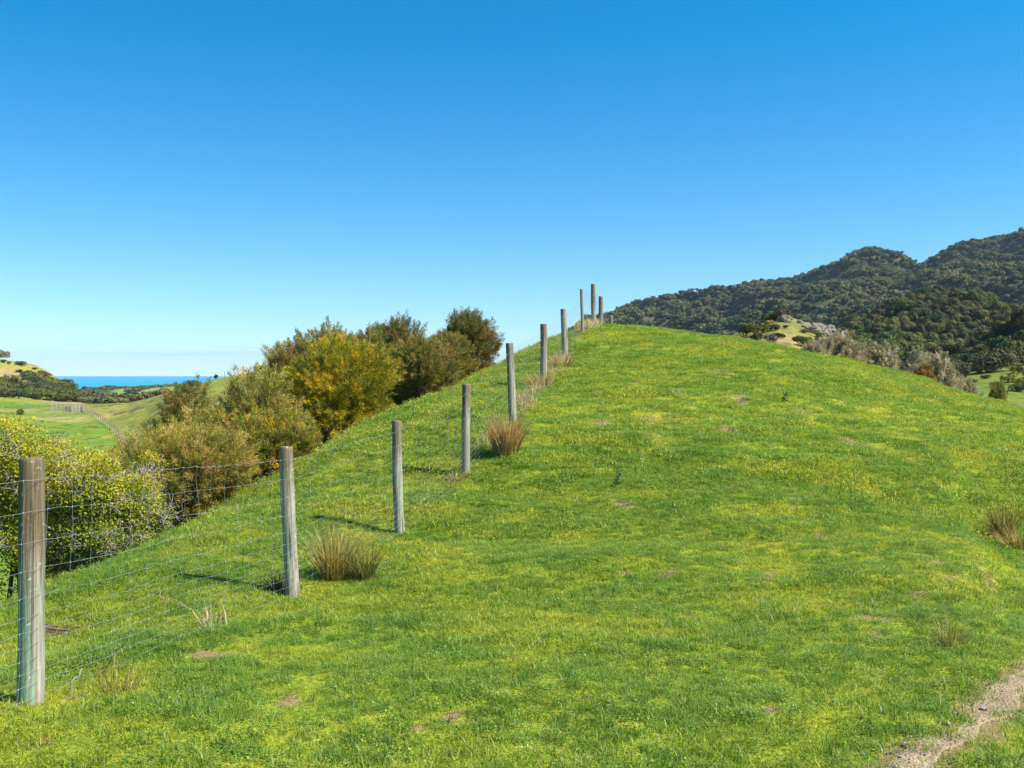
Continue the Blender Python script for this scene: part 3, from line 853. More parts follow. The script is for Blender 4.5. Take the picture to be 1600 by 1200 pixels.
# ------------------------------------------------------------------ the fence
fence = empty("wire_fence", PX(*FENCE[1][0], FENCE[1][2]))
tag(fence, "long post and wire netting fence climbing the grass ridge to its top", "fence")
F0 = np.array(fence.location)
POSTS = [(np.array(PX(*b, y)), np.array(PX(*t, y)), r) for b, t, y, r in FENCE]
for u, vt, y, h, r in ((927, 444, 34.5, 1.62, .082), (938.5, 463, 38.5, 1.45, .088), (954, 494, 43.0, 1.35, .082)):
    t = PX(u, vt, y)
    POSTS.append((np.array((t[0] + .02, y, float(base_z(t[0], y)))), t, r))
POSTS.insert(0, (np.array((-3.18, 2.0, float(mesh_z(-3.18, 2.0)))), np.array((-3.16, 2.0, float(mesh_z(-3.18, 2.0)) + 1.28)), .062))
for k, (b, t, r) in enumerate(POSTS):
    b = b.copy(); b[2] = min(b[2], float(mesh_z(b[0], b[1])) + 0.01)
    rg = np.random.default_rng(900 + k)
    nr, ns = 34, 28
    tz = np.concatenate(([-0.25 / np.linalg.norm(t - b)], np.linspace(0, 0.985, nr - 3), [0.996, 1.0]))
    ang = np.arange(ns) * 2 * math.pi / ns
    g = Geo()
    ax = t - b
    pts = np.array([b + ax * s for s in tz]) + np.stack((0.010 * np.sin(tz * 3 + k), 0.008 * np.cos(tz * 2.3 + 2 * k), 0 * tz), 1)
    rad = r * (1.03 - 0.07 * np.clip(tz, 0, 1)) * (1 + 0.02 * np.sin(tz * 9 + k))
    rad[-2] *= .985; rad[-1] *= .91
    A, T = np.meshgrid(ang, tz)
    bump = 1 + 0.045 * fbm(np.cos(A) * 2 + k * 7, T * 1.6 + np.sin(A) * 2, 300 + k, 3) - 0.05 * (vnoise(A * 3.8 + k, T * 0.7, 400 + k) > 0.40)
    ring = np.stack((np.cos(A), np.sin(A), 0 * A), -1) * (rad[:, None] * bump)[..., None]
    v = (pts[:, None] + ring)
    v[-1, :, 2] += (np.cos(ang + k) * r * 0.10)
    v = v.reshape(-1, 3)
    i = np.arange(nr * ns).reshape(nr, ns); j = np.roll(i, -1, 1)
    q = np.stack((i[:-1], j[:-1], j[1:], i[1:]), -1).reshape(-1, 4)
    cen = pts[-1] + np.array((0, 0, 0.004))
    v = np.concatenate((v, [cen]))
    tri = np.stack((i[-1], j[-1], np.full(ns, nr * ns)), -1)
    pm = mesh_data("fence_post", v - b, [q, tri], M['post_green' if k == 1 else 'post'], None, True)
    o = obj("fence_post", pm, fence, Vector(b - F0))
    lab = {1: "thick green-tinged post with a brown weathered top", 5: "post leaning left above the rust-brown rush clump", 8: "thin post near the top of the ridge", 9: "tallest post on the ridge top"}.get(k)
    if lab: o['label'] = lab
# netting: eleven line wires with graded gaps, stays knotted to each
FR = [.92, .795, .672, .560, .452, .376, .316, .262, .205, .153, .100, .045]
g = Geo()
knots = []
pb, ptp = np.array([p[0] for p in POSTS]), np.array([p[1] for p in POSTS])
prad = np.array([p[2] for p in POSTS])
pb[:, 2] = np.minimum(pb[:, 2], mesh_z(pb[:, 0], pb[:, 1]) + .01)
seg = np.linalg.norm(np.diff(pb, axis=0), axis=1)
cum = np.concatenate(([0], np.cumsum(seg)))
side = np.array((1.0, -0.19, 0)); side /= np.linalg.norm(side)
def fence_pt(s, fr, wob=1.0):
    s = np.asarray(s, float)
    B = np.stack([np.interp(s, cum, pb[:, k]) for k in range(3)], -1)
    H = np.interp(s, cum, np.minimum(ptp[:, 2] - pb[:, 2], 1.32))
    r = np.interp(s, cum, prad)
    LX = np.interp(s, cum, ptp[:, 0] - pb[:, 0])
    k = np.clip(np.searchsorted(cum, s, 'right') - 1, 0, len(seg) - 1)
    t = (s - cum[k]) / seg[k]
    gz = mesh_z(B[..., 0], B[..., 1])
    belly = np.sin(np.pi * np.clip(t, 0, 1))
    z = B[..., 2] * (1 - .35 * belly) + gz * .35 * belly + H * fr - 0.018 * belly * fr
    P = np.stack((B[..., 0] + LX * fr, B[..., 1], z), -1)
    P = P + side * (r * 1.02 + 0.004 + 0.012 * wob * belly * np.sin(s * 5 + fr * 21))[..., None]
    return P
stay_s = []
s = 0.05
rg = np.random.default_rng(5)
while s < cum[-1] - 0.05:
    stay_s.append(s); s += 0.205 + rg.normal(0, .006)
stay_s = np.array(stay_s)
smp = np.unique(np.concatenate((np.linspace(0, cum[-1], 420), stay_s)))
for q, fr in enumerate(FR):
    P = fence_pt(smp, np.full_like(smp, fr))
    P[:, 2] += 0.0022 * np.sin(smp * 31 + q * 2.1) + 0.0022 * np.random.default_rng(60 + q).normal(size=len(smp))
    g.tube(P, 0.00100 if q else 0.0012, 4, (1, 1, 1), False)
for s in stay_s:
    k1, k2, k3 = rg.normal(0, .012), rg.normal(0, .014), rg.uniform(0, 6)
    fr = np.array([f for a, b in zip(FR[:-1], FR[1:]) for f in (a, (a + b) / 2)] + [FR[-1]])
    off = k1 * np.sin(fr * 6 + k3) + k2 * (fr - .5) + rg.normal(0, .0035, len(fr))
    P = fence_pt(s + off, fr)
    g.tube(P, 0.00085, 3, (1, 1, 1), False)
    if s < 14:
        for kp in P[::2]:
            g.tube(kp + np.array(((0, -.004, -.003), (0, 0, .001), (0, .004, .003))), .0021, 4, (1, 1, 1), True)
for v in g.v: v -= F0
obj("wire_netting", g.mesh("wire_netting", M['wire']), fence)

# ------------------------------------------------------------------ fine-leaved trees and shrubs
def crown_lobes(rng, h, rx, ry, n, z0=0.25, top=0.0):
    """rounded masses that make up a crown"""
    L = []
    for k in range(n):
        a = rng.random() * 6.28
        q = math.sqrt(rng.random()) * 0.62
        zz = h * (z0 + (0.90 - z0) * rng.random() ** 0.75)
        f = 1 - 0.28 * max(0, (zz / h - 0.55) / 0.45)
        L.append((np.array((math.cos(a) * q * rx * f, math.sin(a) * q * ry * f, zz - 0.12 * h)), np.array((rx, ry, h * .45)) * rng.uniform(.34, .52) * np.array((1, 1, .85))))
    L.append((np.array((rng.normal(0, .1) * rx, rng.normal(0, .1) * ry, h * .80)), np.array((rx * .42, ry * .42, h * .18))))
    return L

def fine_tree(name, label, cat, base, h, rx, ry, seed, pal, n_lobes=9, plumes=70, needles=105, nl=.070, nw=.0145, spread=.85, up=.38, pl_len=.36, z0=.06, group=None, mat='tea', bark='bark'):
    rng = np.random.default_rng(seed)
    root = empty(name, base)
    tag(root, label, cat, group)
    lobes = crown_lobes(rng, h, rx, ry, n_lobes, z0)
    wd = Geo()
    wd.tube([(0, 0, -0.3), (rx * .03, 0, h * .18), (rx * .02, ry * .04, h * .42)], [h * .035, h * .028, h * .02], 7)
    g = Geo()
    pal = np.asarray(pal, float)
    for c, r in lobes:
        p0 = np.array((rx * .02, ry * .03, h * rng.uniform(.08, .35)))
        mid = (p0 + c) / 2 + rng.normal(0, .06 * h, 3) * (1, 1, .4)
        wd.tube([p0, mid, c], [h * .016, h * .011, h * .006], 5)
        m = max(12, int(1.3 * plumes * (r[0] / rx) / .42))
        dv = unit(rng.normal(size=(m, 3)) + np.array((0, 0, .25)))
        sh = rng.uniform(.45, 1.0, m) ** .6
        pos = c + dv * r * sh[:, None]
        out = unit(np.stack((pos[:, 0] / rx, pos[:, 1] / ry, (pos[:, 2] - h * .45) / (h * .5)), 1))
        pdir = unit(out * .75 + dv * .5 + np.array((0, 0, up)) + rng.normal(0, .28, (m, 3)))
        L = pl_len * rng.uniform(.6, 1.35, m)
        tone = rng.random(m)
        pc_ = pal[rng.integers(0, len(pal), m)] * (0.75 + 0.5 * tone)[:, None]
        for q in range(0, m, 5):
            wd.tube([c, (c + pos[q]) / 2 + rng.normal(0, .03, 3), pos[q] + pdir[q] * L[q] * .5], [h * .005, h * .0035, .003], 3)
        k = needles
        t = rng.random((m, k)) ** .8
        rad = (spread * .30) * L[:, None] * (1.15 - t * .85)
        ofs = rng.normal(size=(m, k, 3)) * rad[..., None] * .6
        P = pos[:, None] + pdir[:, None] * (t * L[:, None])[..., None] + ofs
        D = unit(pdir[:, None] + rng.normal(0, .42, (m, k, 3)) + ofs / (L[:, None, None]) * .9)
        colr = np.repeat(pc_[:, None], k, 1) * rng.uniform(.8, 1.2, (m, k, 1)) * np.where(t[..., None] > .72, (1.2, 1.08, .9), 1.0)
        add_needles(g, P.reshape(-1, 3), D.reshape(-1, 3), nl * rng.uniform(.6, 1.3, m * k), nw, rng, colr.reshape(-1, 3))
    obj("trunk", wd.mesh("trunk", M[bark], True), root)
    obj("crown", g.mesh("crown", M[mat]), root)
    return root

GOLD = [(.39, .345, .030), (.31, .30, .028), (.20, .23, .024), (.43, .335, .036)]
OLIVE = [(.225, .22, .055), (.265, .235, .065), (.19, .205, .045), (.30, .23, .08)]
TAN = [(.40, .33, .09), (.35, .32, .075), (.31, .32, .055), (.44, .33, .12), (.25, .27, .05)]
RUST = [(.33, .20, .065), (.27, .20, .05), (.18, .18, .035), (.13, .18, .035)]
DARK = [(.16, .18, .045), (.20, .19, .055), (.28, .19, .07), (.17, .20, .045)]
def at_ground(u, y):
    x = (u - U0) / F * y
    return Vector((x, y, float(mesh_z(x, y)) - .05))
def tree_h(base, vtop): return -(vtop - V0) / F * base.y - base.z
TREES = [ # label, u, y, v of top, half width px, palette, seed
    ("bright golden green bushy tree, the most yellow of the ridge trees", 533, 23.0, 540, 100, GOLD, 21, dict(n_lobes=20, plumes=80)),
    ("broad olive tree rising behind the golden green tree", 506, 28.0, 508, 96, OLIVE, 22, dict(n_lobes=24, plumes=80)),
    ("two-headed dark olive tree between the golden tree and the conical one", 622, 29.5, 503, 60, DARK, 23, dict(n_lobes=13, plumes=85)),
    ("low grey-green tree at the foot of the two-headed tree", 660, 26.5, 540, 50, OLIVE, 24, dict(n_lobes=10, plumes=75)),
    ("dark conical tree with rusty tips standing nearest the skyline posts", 723, 31.0, 496, 54, DARK, 25, dict(n_lobes=18, plumes=85, z0=-.06)),
    ("tall straw-tinted feathery tree beside the rusty tree", 388, 20.0, 588, 84, TAN, 26, dict(n_lobes=18, plumes=80)),
    ("rusty brown-green tree in front of the paddock with the dividing fence", 287, 22.0, 604, 74, RUST, 27, dict(n_lobes=15, plumes=80)),
    ("low feathery tan shrub just above the netting, beside the yellow-green bushes", 285, 15.8, 688, 88, TAN, 28, dict(n_lobes=15, plumes=80, nl=.055, nw=.009, needles=140)),
    ("small olive shrub behind the second fence post", 425, 17.0, 672, 50, GOLD + OLIVE, 29, dict(n_lobes=8, plumes=75)),
    ("thin olive bush filling the gap left of the golden green tree", 442, 26.0, 548, 36, OLIVE, 30, dict(n_lobes=7, plumes=75)),
    ("ragged low olive bush in the dip below the conical tree", 686, 28.5, 545, 44, RUST + OLIVE, 33, dict(n_lobes=8, plumes=70)),
    ("low dark olive bush against the foot of the conical tree", 700, 30.0, 532, 40, DARK + OLIVE, 35, dict(n_lobes=10, plumes=80, z0=0)),
    ("olive tree filling the crown line between the broad tree and the two-headed one", 578, 28.5, 524, 42, OLIVE + DARK, 34, dict(n_lobes=10, plumes=80)),
]
for lab, u, y, vt, hw, pal, sd_, kw in TREES:
    b = at_ground(u, y)
    r = hw * 1.1 / F * y
    fine_tree("tree" if vt < 640 else "shrub", lab, "tree" if vt < 640 else "shrub", b, tree_h(b, vt) * 1.0, r, r * .95, sd_, pal, **kw)

def leafy_bush(label, base, h, rx, ry, seed, pal, n_lobes=9, leaves=13000, twigs=300, leaf=.034, group=None):
    """broad-leaved bush with a tangle of bare pale twigs showing through"""
    rng = np.random.default_rng(seed)
    root = empty("shrub", base)
    tag(root, label, "shrub", group)
    g, wd = Geo(), Geo()
    pal = np.asarray(pal, float)
    lobes = crown_lobes(rng, h, rx, ry, n_lobes + 3, .02)
    tot = sum(r[0] * r[2] for c, r in lobes)
    for c, r in lobes:
        p0 = np.array((rng.normal(0, .12) * rx, rng.normal(0, .12) * ry, 0))
        wd.tube([p0, (p0 + c) / 2 + rng.normal(0, .08, 3), c], [.035, .024, .012], 5, (.6, .55, .5))
        n = int(leaves * r[0] * r[2] / tot)
        ncl = max(8, n // 16)
        dv = unit(rng.normal(size=(ncl, 3)) + np.array((0, 0, .3)))
        pos = c + dv * r * (rng.uniform(.55, 1.08, ncl))[:, None]
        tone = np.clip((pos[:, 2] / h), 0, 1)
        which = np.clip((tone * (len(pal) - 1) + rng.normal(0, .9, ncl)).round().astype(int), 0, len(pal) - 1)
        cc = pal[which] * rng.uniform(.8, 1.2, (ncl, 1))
        P = np.repeat(pos, 16, 0) + rng.normal(0, .045, (ncl * 16, 3))
        D = unit(np.repeat(dv, 16, 0) * .5 + rng.normal(0, .7, (ncl * 16, 3)) + np.array((0, 0, .25)))
        nrm = unit(np.array((0, 0, 1.0)) + np.repeat(dv, 16, 0) * .6 + rng.normal(0, .5, (ncl * 16, 3)))
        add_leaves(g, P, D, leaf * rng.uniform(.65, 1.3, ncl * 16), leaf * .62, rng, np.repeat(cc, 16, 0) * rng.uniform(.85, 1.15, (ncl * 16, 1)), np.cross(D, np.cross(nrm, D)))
        for q in range(int(twigs / len(lobes)) + 1):
            d = unit(rng.normal(size=3) + np.array((0, 0, .2)))
            e = c + d * r * rng.uniform(.8, 1.12)
            s0 = c + rng.normal(0, .25, 3) * r
            m1 = s0 * .6 + e * .4 + rng.normal(0, .06, 3); m2 = s0 * .25 + e * .75 + rng.normal(0, .05, 3)
            wd.tube([s0, m1, m2, e], [.008, .006, .0045, .0025], 3)
            for _ in range(4):
                d2 = unit(d + rng.normal(0, .8, 3)) * rng.uniform(.08, .22)
                wd.tube([m2, m2 + d2 * .5 + rng.normal(0, .015, 3), m2 + d2], [.0042, .003, .0018], 3)
    obj("stems", wd.mesh("stems", M['twig']), root)
    obj("foliage", g.mesh("foliage", M['broad']), root)
    return root
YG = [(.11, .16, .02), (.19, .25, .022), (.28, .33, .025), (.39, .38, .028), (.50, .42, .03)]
for lab, u, y, vt, hw, sd_, lv in (
        ("yellow-green leafy bush behind the thick first fence post", 40, 12.0, 646, 135, 41, 46000),
        ("yellow-green bush with a bare grey twig tangle, just right of the thick first fence post", 150, 11.7, 715, 85, 42, 26000),
        ("round bright green bush at the right end of the leafy clump", 225, 12.4, 742, 48, 43, 17000),
        ("yellow-green bush cut by the left edge of the view", -85, 11.3, 672, 95, 44, 26000),
        ("taller yellow-tipped bush at the back of the leafy clump", 125, 14.2, 690, 100, 45, 26000),
        ("bright yellow-green bush hidden mostly by its neighbours, behind the gap right of the first post", 95, 13.0, 676, 85, 47, 26000),
        ("small lime green bush between the yellow clump and the tan shrub", 232, 15.0, 702, 45, 46, 12000)):
    b = at_ground(u, y)
    r = hw / F * y
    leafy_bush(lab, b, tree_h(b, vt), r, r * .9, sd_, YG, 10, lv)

# grey-leaved shrubs along the right shoulder
GREY = [(.42, .38, .31), (.49, .45, .38), (.35, .33, .24), (.30, .30, .19)]
for lab, u, y, vt, hw, sd_ in (
        ("pale grey twiggy shrub under the rocky knoll, largest of the grey row", 1312, 45, 530, 42, 51), ("grey twiggy shrub second along the row from the rocky knoll", 1384, 46, 543, 36, 52),
        ("low grey-olive shrub in the middle of the grey row", 1428, 46, 553, 26, 53), ("pinkish grey shrub before the rounded dark tree", 1476, 47, 557, 32, 54),
        ("low tan grassy shrub at the foot of the pinkish grey shrub", 1445, 43, 578, 16, 55), ("small sparse shrub at the lower end of the grey row", 1512, 48, 592, 26, 56),
        ("dark grey-brown bush on the shoulder near the right edge of the view", 1562, 47, 606, 24, 57), ("low pale shrub tucked under the knoll, left end of the grey row", 1275, 44, 546, 26, 58),
        ("middle-sized grey shrub between the largest one and the second of the row", 1350, 46.5, 548, 28, 59), ("low olive-grey shrub just left of the pinkish grey shrub", 1452, 48, 560, 24, 60)):
    x = (u - U0) / F * y
    b = Vector((x, y, float(mesh_z(x, y)) - .1))
    r = hw / F * y
    fine_tree("shrub", lab, "shrub", b, max(.7, tree_h(b, vt - 6)), r * 1.1, r, sd_, GREY if sd_ not in (55, 57) else ([(.33, .24, .11), (.28, .2, .1)] if sd_ == 55 else OLIVE), n_lobes=13, plumes=80, needles=80, nl=.11, nw=.026, spread=1.0, up=.35, pl_len=.34, z0=.12, bark='twig')

# ------------------------------------------------------------------ rushes, weeds, sticks, stones
def rush(label, base, h, rad, n, seed, pal, lean=.35, cat="rush clump", wid=.006, group=None):
    rng = np.random.default_rng(seed)
    g = Geo()
    pal = np.asarray(pal, float)
    a = rng.random(n) * 6.28
    r0 = rad * .42 * np.sqrt(rng.random(n))
    b = np.stack((r0 * np.cos(a), r0 * np.sin(a), np.full(n, -.03)), 1)
    L = h * rng.uniform(.45, 1.08, n)
    ln = np.abs(rng.normal(.15, lean, n))
    a2 = a + rng.normal(0, .7, n)
    d = unit(np.stack((np.cos(a2) * ln, np.sin(a2) * ln, np.ones(n)), 1))
    droop = np.stack((np.cos(a2), np.sin(a2), np.full(n, -.55)), 1) * (L * rng.uniform(0, .28, n))[:, None]
    side = unit(np.cross(d, rng.normal(size=(n, 3)))) * (wid / 2)
    fr = np.array((0, .35, .7, 1.0))
    C_ = b[:, None] + d[:, None] * (L[:, None] * fr)[..., None] + droop[:, None] * (fr ** 2.2)[None, :, None]
    wv = np.array((1, .9, .6, .12))
    v = np.stack((C_ - side[:, None] * wv[None, :, None], C_ + side[:, None] * wv[None, :, None]), 2).reshape(-1, 3)
    i = (np.arange(n) * 8)[:, None]
    q = np.concatenate([np.concatenate((i + 2 * k, i + 2 * k + 1, i + 2 * k + 3, i + 2 * k + 2), 1) for k in range(3)])
    c = pal[rng.integers(0, len(pal), n)] * rng.uniform(.75, 1.25, (n, 1))
    tipc = np.where(rng.random((n, 1)) < .45, np.array((.40, .27, .10)), c)
    cc = np.stack((c * .9, c, c, c * .4 + tipc * .6), 1)
    cc = np.repeat(cc, 2, 1).reshape(-1, 3)
    g.add(v, None, q, cc)
    o = obj("rush_clump", g.mesh("rush_clump", M['rush']), None, Vector(base))
    return tag(o, label, cat, group)
GOLDR = [(.50, .34, .12), (.44, .31, .11), (.33, .27, .08), (.24, .24, .06)]
GREENR = [(.19, .20, .05), (.26, .23, .065), (.36, .27, .10), (.15, .17, .045)]
BROWNR = [(.52, .36, .15), (.44, .30, .12), (.34, .25, .09), (.58, .42, .19)]
def gp(u, v): return hit(u, v)
rush("tall golden rush clump right of the second fence post", gp(522, 905), .58, .26, 420, 61, GOLDR, .30, wid=.007)
rush("green-brown rush clump leaning on the golden one", gp(567, 905), .38, .21, 330, 62, GREENR, .32, wid=.007)
rush("rounded rust-brown rush clump beside the fence", gp(791, 712), .68, .38, 1000, 63, BROWNR, .15, wid=.010)
rush("tall straw rush clump on the bank at the right edge of the view", gp(1568, 842), .50, .22, 300, 64, GREENR + GOLDR, .28, wid=.009)
rush("low wispy straw rush clump spreading beside the tall one on the bank", gp(1596, 858), .34, .30, 260, 65, GOLDR, .5, wid=.008)
rush("small thin rush tuft alone above the dirt track", gp(1487, 1008), .24, .16, 130, 66, GREENR + GOLDR, .4, wid=.005)
rush("sparse straw tuft near the foot of the thick first post", gp(178, 1085), .26, .18, 90, 67, GOLDR + GREENR, .6, wid=.004)
rush("dry tuft at the foot of the fourth post, left of the brown clump", gp(712, 752), .20, .20, 160, 68, BROWNR, .7, wid=.008)
rush("dry tan tuft at the foot of the sixth post", gp(846, 606), .42, .40, 260, 69, BROWNR, .6, wid=.014)
rush("dark leafy tuft at the left foot of the second fence post", gp(437, 925), .22, .14, 160, 70, [(.06, .09, .03), (.10, .12, .04)], .5, wid=.008)
rush("grey dry tuft by the seventh post", gp(877, 575), .40, .35, 200, 74, BROWNR, .6, wid=.016)

# dry grass left ungrazed along the foot of the netting
n = 900
s_ = rg.uniform(1.2, cum[-1], n)
B = np.stack([np.interp(s_, cum, pb[:, k]) for k in range(3)], -1)
xx = B[:, 0] + rg.normal(.02, .10, n); yy_ = B[:, 1] + rg.normal(0, .1, n)
keep = (vnoise(s_ * .8, s_ * 0, 88) + rg.normal(0, .15, n) + smooth(9, 22, s_) * .5) > .52
xx, yy_ = xx[keep], yy_[keep]
STRAW = [proto("straw_tuft", tuft(180 + k, 26, .09, .06, .19, .007, M['straw'], .8, None, 0)) for k in range(4)]
m = len(xx)
rot = np.zeros((m, 3)); rot[:, 2] = rg.random(m) * 6.28
ss = rg.uniform(.6, 1.3, m) * (1 + smooth(12, 30, yy_))
scatter("dry_grass", np.stack((xx, yy_, mesh_z(xx, yy_)), 1), rot, np.stack((ss, ss, ss), 1), rg.integers(0, 4, m), STRAW)

def weed(label, base, h, seed):
    rng = np.random.default_rng(seed)
    g = Geo()
    g.tube([(0, 0, -.02), (.01, 0, h * .5), (.05, .01, h)], [.006, .005, .003], 5, (.07, .09, .04))
    n = 34
    t = rng.random(n)
    a = rng.random(n) * 6.28
    P = np.stack((.05 * t ** 2, 0 * t, t * h), 1)
    D = unit(np.stack((np.cos(a), np.sin(a), rng.uniform(.1, .9, n)), 1))
    add_leaves(g, P, D, h * .42 * (1.1 - t * .6), h * .11, rng, np.tile((.05, .085, .035), (n, 1)) * rng.uniform(.7, 1.3, (n, 1)))
    return tag(obj("weed", g.mesh("weed", M['rush']), None, Vector(base)), label, "weed")
weed("dark upright thistle alone in the mid slope turf", gp(962, 762), .17, 81)
weed("dark green weed tuft alone on the upper slope", gp(1226, 630), .2, 82)

def stick(label, pts, r, seed, tone=(.9, .85, .8)):
    g = Geo()
    rng = np.random.default_rng(seed)
    P = np.array(pts, float)
    o0 = P[0].copy()
    P = P - o0
    tq = np.linspace(0, 1, 7)
    Q = np.stack([np.interp(tq, np.linspace(0, 1, len(P)), P[:, k]) for k in range(3)], 1) + rng.normal(0, r * 1.2, (7, 3))
    g.tube(Q, np.linspace(r, r * .5, 7), 6, tone)
    return tag(obj("stick", g.mesh("stick", M['twig'])), label, "stick"), o0
def stand(u, v, h, lean, r, seed, label, tone=(.9, .85, .8)):
    b = gp(u, v)
    o, _ = stick(label, [b - (0, 0, .03), b + np.array((lean * .5, .02, h * .55)), b + np.array((lean, .03, h))], r, seed, tone)
    o.location = Vector(b - (0, 0, .03))
stand(328, 995, .15, .0, .004, 91, "pale dead stem standing by the netting, shorter of a pair")
stand(338, 997, .24, .01, .004, 92, "brown dead stem standing by the netting, taller of a pair", (.5, .35, .25))
stand(250, 938, .10, -.03, .004, 93, "bent pale stem in the grass beyond the netting")
stand(97, 1088, .12, .10, .008, 94, "grey broken stick lying against the thick first post's turf")
stand(150, 1062, .22, .17, .004, 95, "thin dark stick slanting out of the grass near the first post", (.2, .16, .14))
# heap of cut twigs beyond the first post
b = gp(98, 990)
g = Geo()
rg2 = np.random.default_rng(96)
for k in range(22):
    p = np.array((rg2.normal(0, .10), rg2.normal(0, .05), .01 + abs(rg2.normal(0, .018))))
    d = np.array((1, rg2.normal(0, .35), rg2.normal(0, .06))) * rg2.uniform(.08, .2)
    g.tube([p - d, p + rg2.normal(0, .012, 3), p + d], [.003, .0045, .002], 4, np.array((.75, .55, .42)) * rg2.uniform(.5, 1.1))
tag(obj("brushwood", g.mesh("brushwood", M['twig']), None, Vector(b)), "low heap of brown cut twigs on the grass beyond the thick first post", "brushwood")

def stone(label, base, size, seed, group=None, mat='stone', sink=.25, squash=.65):
    rng = np.random.default_rng(seed)
    import bmesh
    bm = bmesh.new()
    bmesh.ops.create_icosphere(bm, subdivisions=3, radius=1)
    cuts = [(unit(rng.normal(size=3)), rng.uniform(.62, .9)) for _ in range(9)]
    for v in bm.verts:
        p = np.array(v.co)
        for nrm, d in cuts:
            e = p @ nrm - d
            if e > 0: p = p - nrm * e
        p = p * np.array((1.15, .9, squash)) * (1 + .12 * math.sin(p[0] * 7 + seed) * math.cos(p[1] * 6) + .07 * math.sin(p[2] * 13 + seed * 2))
        v.co = p * size
    me_ = bpy.data.meshes.new("stone")
    bm.to_mesh(me_); bm.free()
    me_.materials.append(M[mat])
    o = obj("stone" if mat == 'stone' else "rock", me_, None, Vector(base) + Vector((0, 0, size * squash * (1 - sink * 2) * .6)))
    o.rotation_euler.z = rng.random() * 6.28
    return tag(o, label, "stone" if mat == 'stone' else "rock", group)
def on_path(u, v):
    p = hit(u, v, 2.2)
    return (p[0], p[1], float(mesh_z(p[0], p[1])) + .010)
stone("largest grey stone on the track, below the trackside grass tongue", on_path(1540, 1114), .020, 201)
stone("pale flat stone on the track, next largest to the grey one", on_path(1484, 1138), .014, 202)
stone("small pale stone in the middle of the track above the flat one", on_path(1507, 1110), .009, 203)
stone("dark stone on the left verge of the track", on_path(1416, 1172), .011, 204)
k = 0
for u, v, sz in ((1425, 1157, .008), (1440, 1160, .006), (1455, 1150, .007), (1410, 1190, .009), (1425, 1195, .008), (1500, 1146, .007), (1555, 1132, .009), (1550, 1080, .006), (1580, 1065, .007), (1448, 1186, .006), (1470, 1170, .006), (1395, 1183, .008), (1485, 1175, .005), (1520, 1128, .006)):
    stone("small pale pebble bedded in the dirt track", on_path(u, v), sz, 210 + k, "pebbles on the dirt track"); k += 1
# gravel
n = 2600
ti, si = rg.integers(120, NP_ - 5, n), rg.random(n)
gxp = pl[ti] * (1 - si)[:, None] + pr[ti] * si[:, None] + rg.normal(0, .02, (n, 2))
def pebble(seed):
    rng = np.random.default_rng(seed)
    v = unit(rng.normal(size=(14, 3))) * np.array((1, .8, .6))
    import bmesh
    bm = bmesh.new()
    for p in v: bm.verts.new(p)
    bmesh.ops.convex_hull(bm, input=bm.verts)
    me_ = bpy.data.meshes.new("pebble"); bm.to_mesh(me_); bm.free()
    me_.materials.append(M['stone'])
    return me_
PEB = [proto("pebble", pebble(s)) for s in range(5)]
sc_ = np.minimum(.0014 + rg.exponential(.0011, n), .007)
scatter("gravel", np.stack((gxp[:, 0], gxp[:, 1], mesh_z(gxp[:, 0], gxp[:, 1]) + .011), 1), rg.random((n, 3)) * 6, np.repeat(sc_[:, None], 3, 1), rg.integers(0, 5, n), PEB)

# ------------------------------------------------------------------ far bush: crowns
def crown_mesh(seed, n=420, flat=.8, pal=((.060, .072, .026),), size=.30, nl=8, jit=.35):
    """a unit crown (radius about 1, base at 0) of leaf-sprays on a lumpy shell"""
    rng = np.random.default_rng(seed)
    g = Geo()
    pal = np.asarray(pal, float)
    lob = [(np.array((rng.normal(0, .38), rng.normal(0, .38), rng.uniform(.45, 1.0) * flat)), rng.uniform(.40, .62)) for _ in range(nl)]
    for c, r in lob:
        m = n // nl
        lt = rng.uniform(.8, 1.2)
        dv = unit(rng.normal(size=(m, 3)) + np.array((0, 0, .45)))
        P = c + dv * r * rng.uniform(.75, 1.05, m)[:, None] * np.array((1, 1, flat))
        D = unit(np.cross(dv, rng.normal(size=(m, 3))) + dv * jit)
        cc = pal[rng.integers(0, len(pal), m)] * rng.uniform(.85, 1.15, (m, 1)) * lt
        add_leaves(g, P - D * size * .5, D, size * rng.uniform(.7, 1.3, m), size * .8, rng, cc, np.cross(D, np.cross(dv + rng.normal(0, jit, (m, 3)), D)))
    g.tube([(0, 0, -.9), (.03, .02, 0), (0, 0, flat * .7)], [.09, .07, .04], 5, (.05, .045, .035))
    return g.mesh("crown", M['forest'])
FP = [((.062, .072, .026), (.080, .085, .030)), ((.075, .072, .030), (.100, .088, .036)), ((.050, .066, .026), (.062, .075, .028)), ((.095, .080, .036), (.075, .075, .030)), ((.070, .090, .028), (.085, .10, .03))]

HP = (((.085, .105, .03), (.10, .12, .034)), ((.11, .11, .036), (.13, .12, .042)), ((.07, .098, .03), (.085, .11, .033)), ((.13, .11, .042), (.11, .105, .036)), ((.095, .125, .032), (.12, .14, .036)))
NEARC = [crown_mesh(500 + k, 1500, .82, HP[k % 5], .16, 7, .25) for k in range(6)]
HILLC = [proto("hill_crown", crown_mesh(560 + k, 1300, .85, HP[k % 5], .17, 6, .22)) for k in range(5)]
MP = (((.115, .14, .055), (.14, .155, .06)), ((.14, .14, .064), (.17, .165, .075)), ((.09, .12, .053), (.11, .14, .058)), ((.165, .15, .075), (.135, .14, .062)), ((.128, .162, .058), (.15, .18, .066)))
FARC = [proto("far_crown", crown_mesh(520 + k, 320, .85, MP[k % 5], .30, 6, .25)) for k in range(5)]

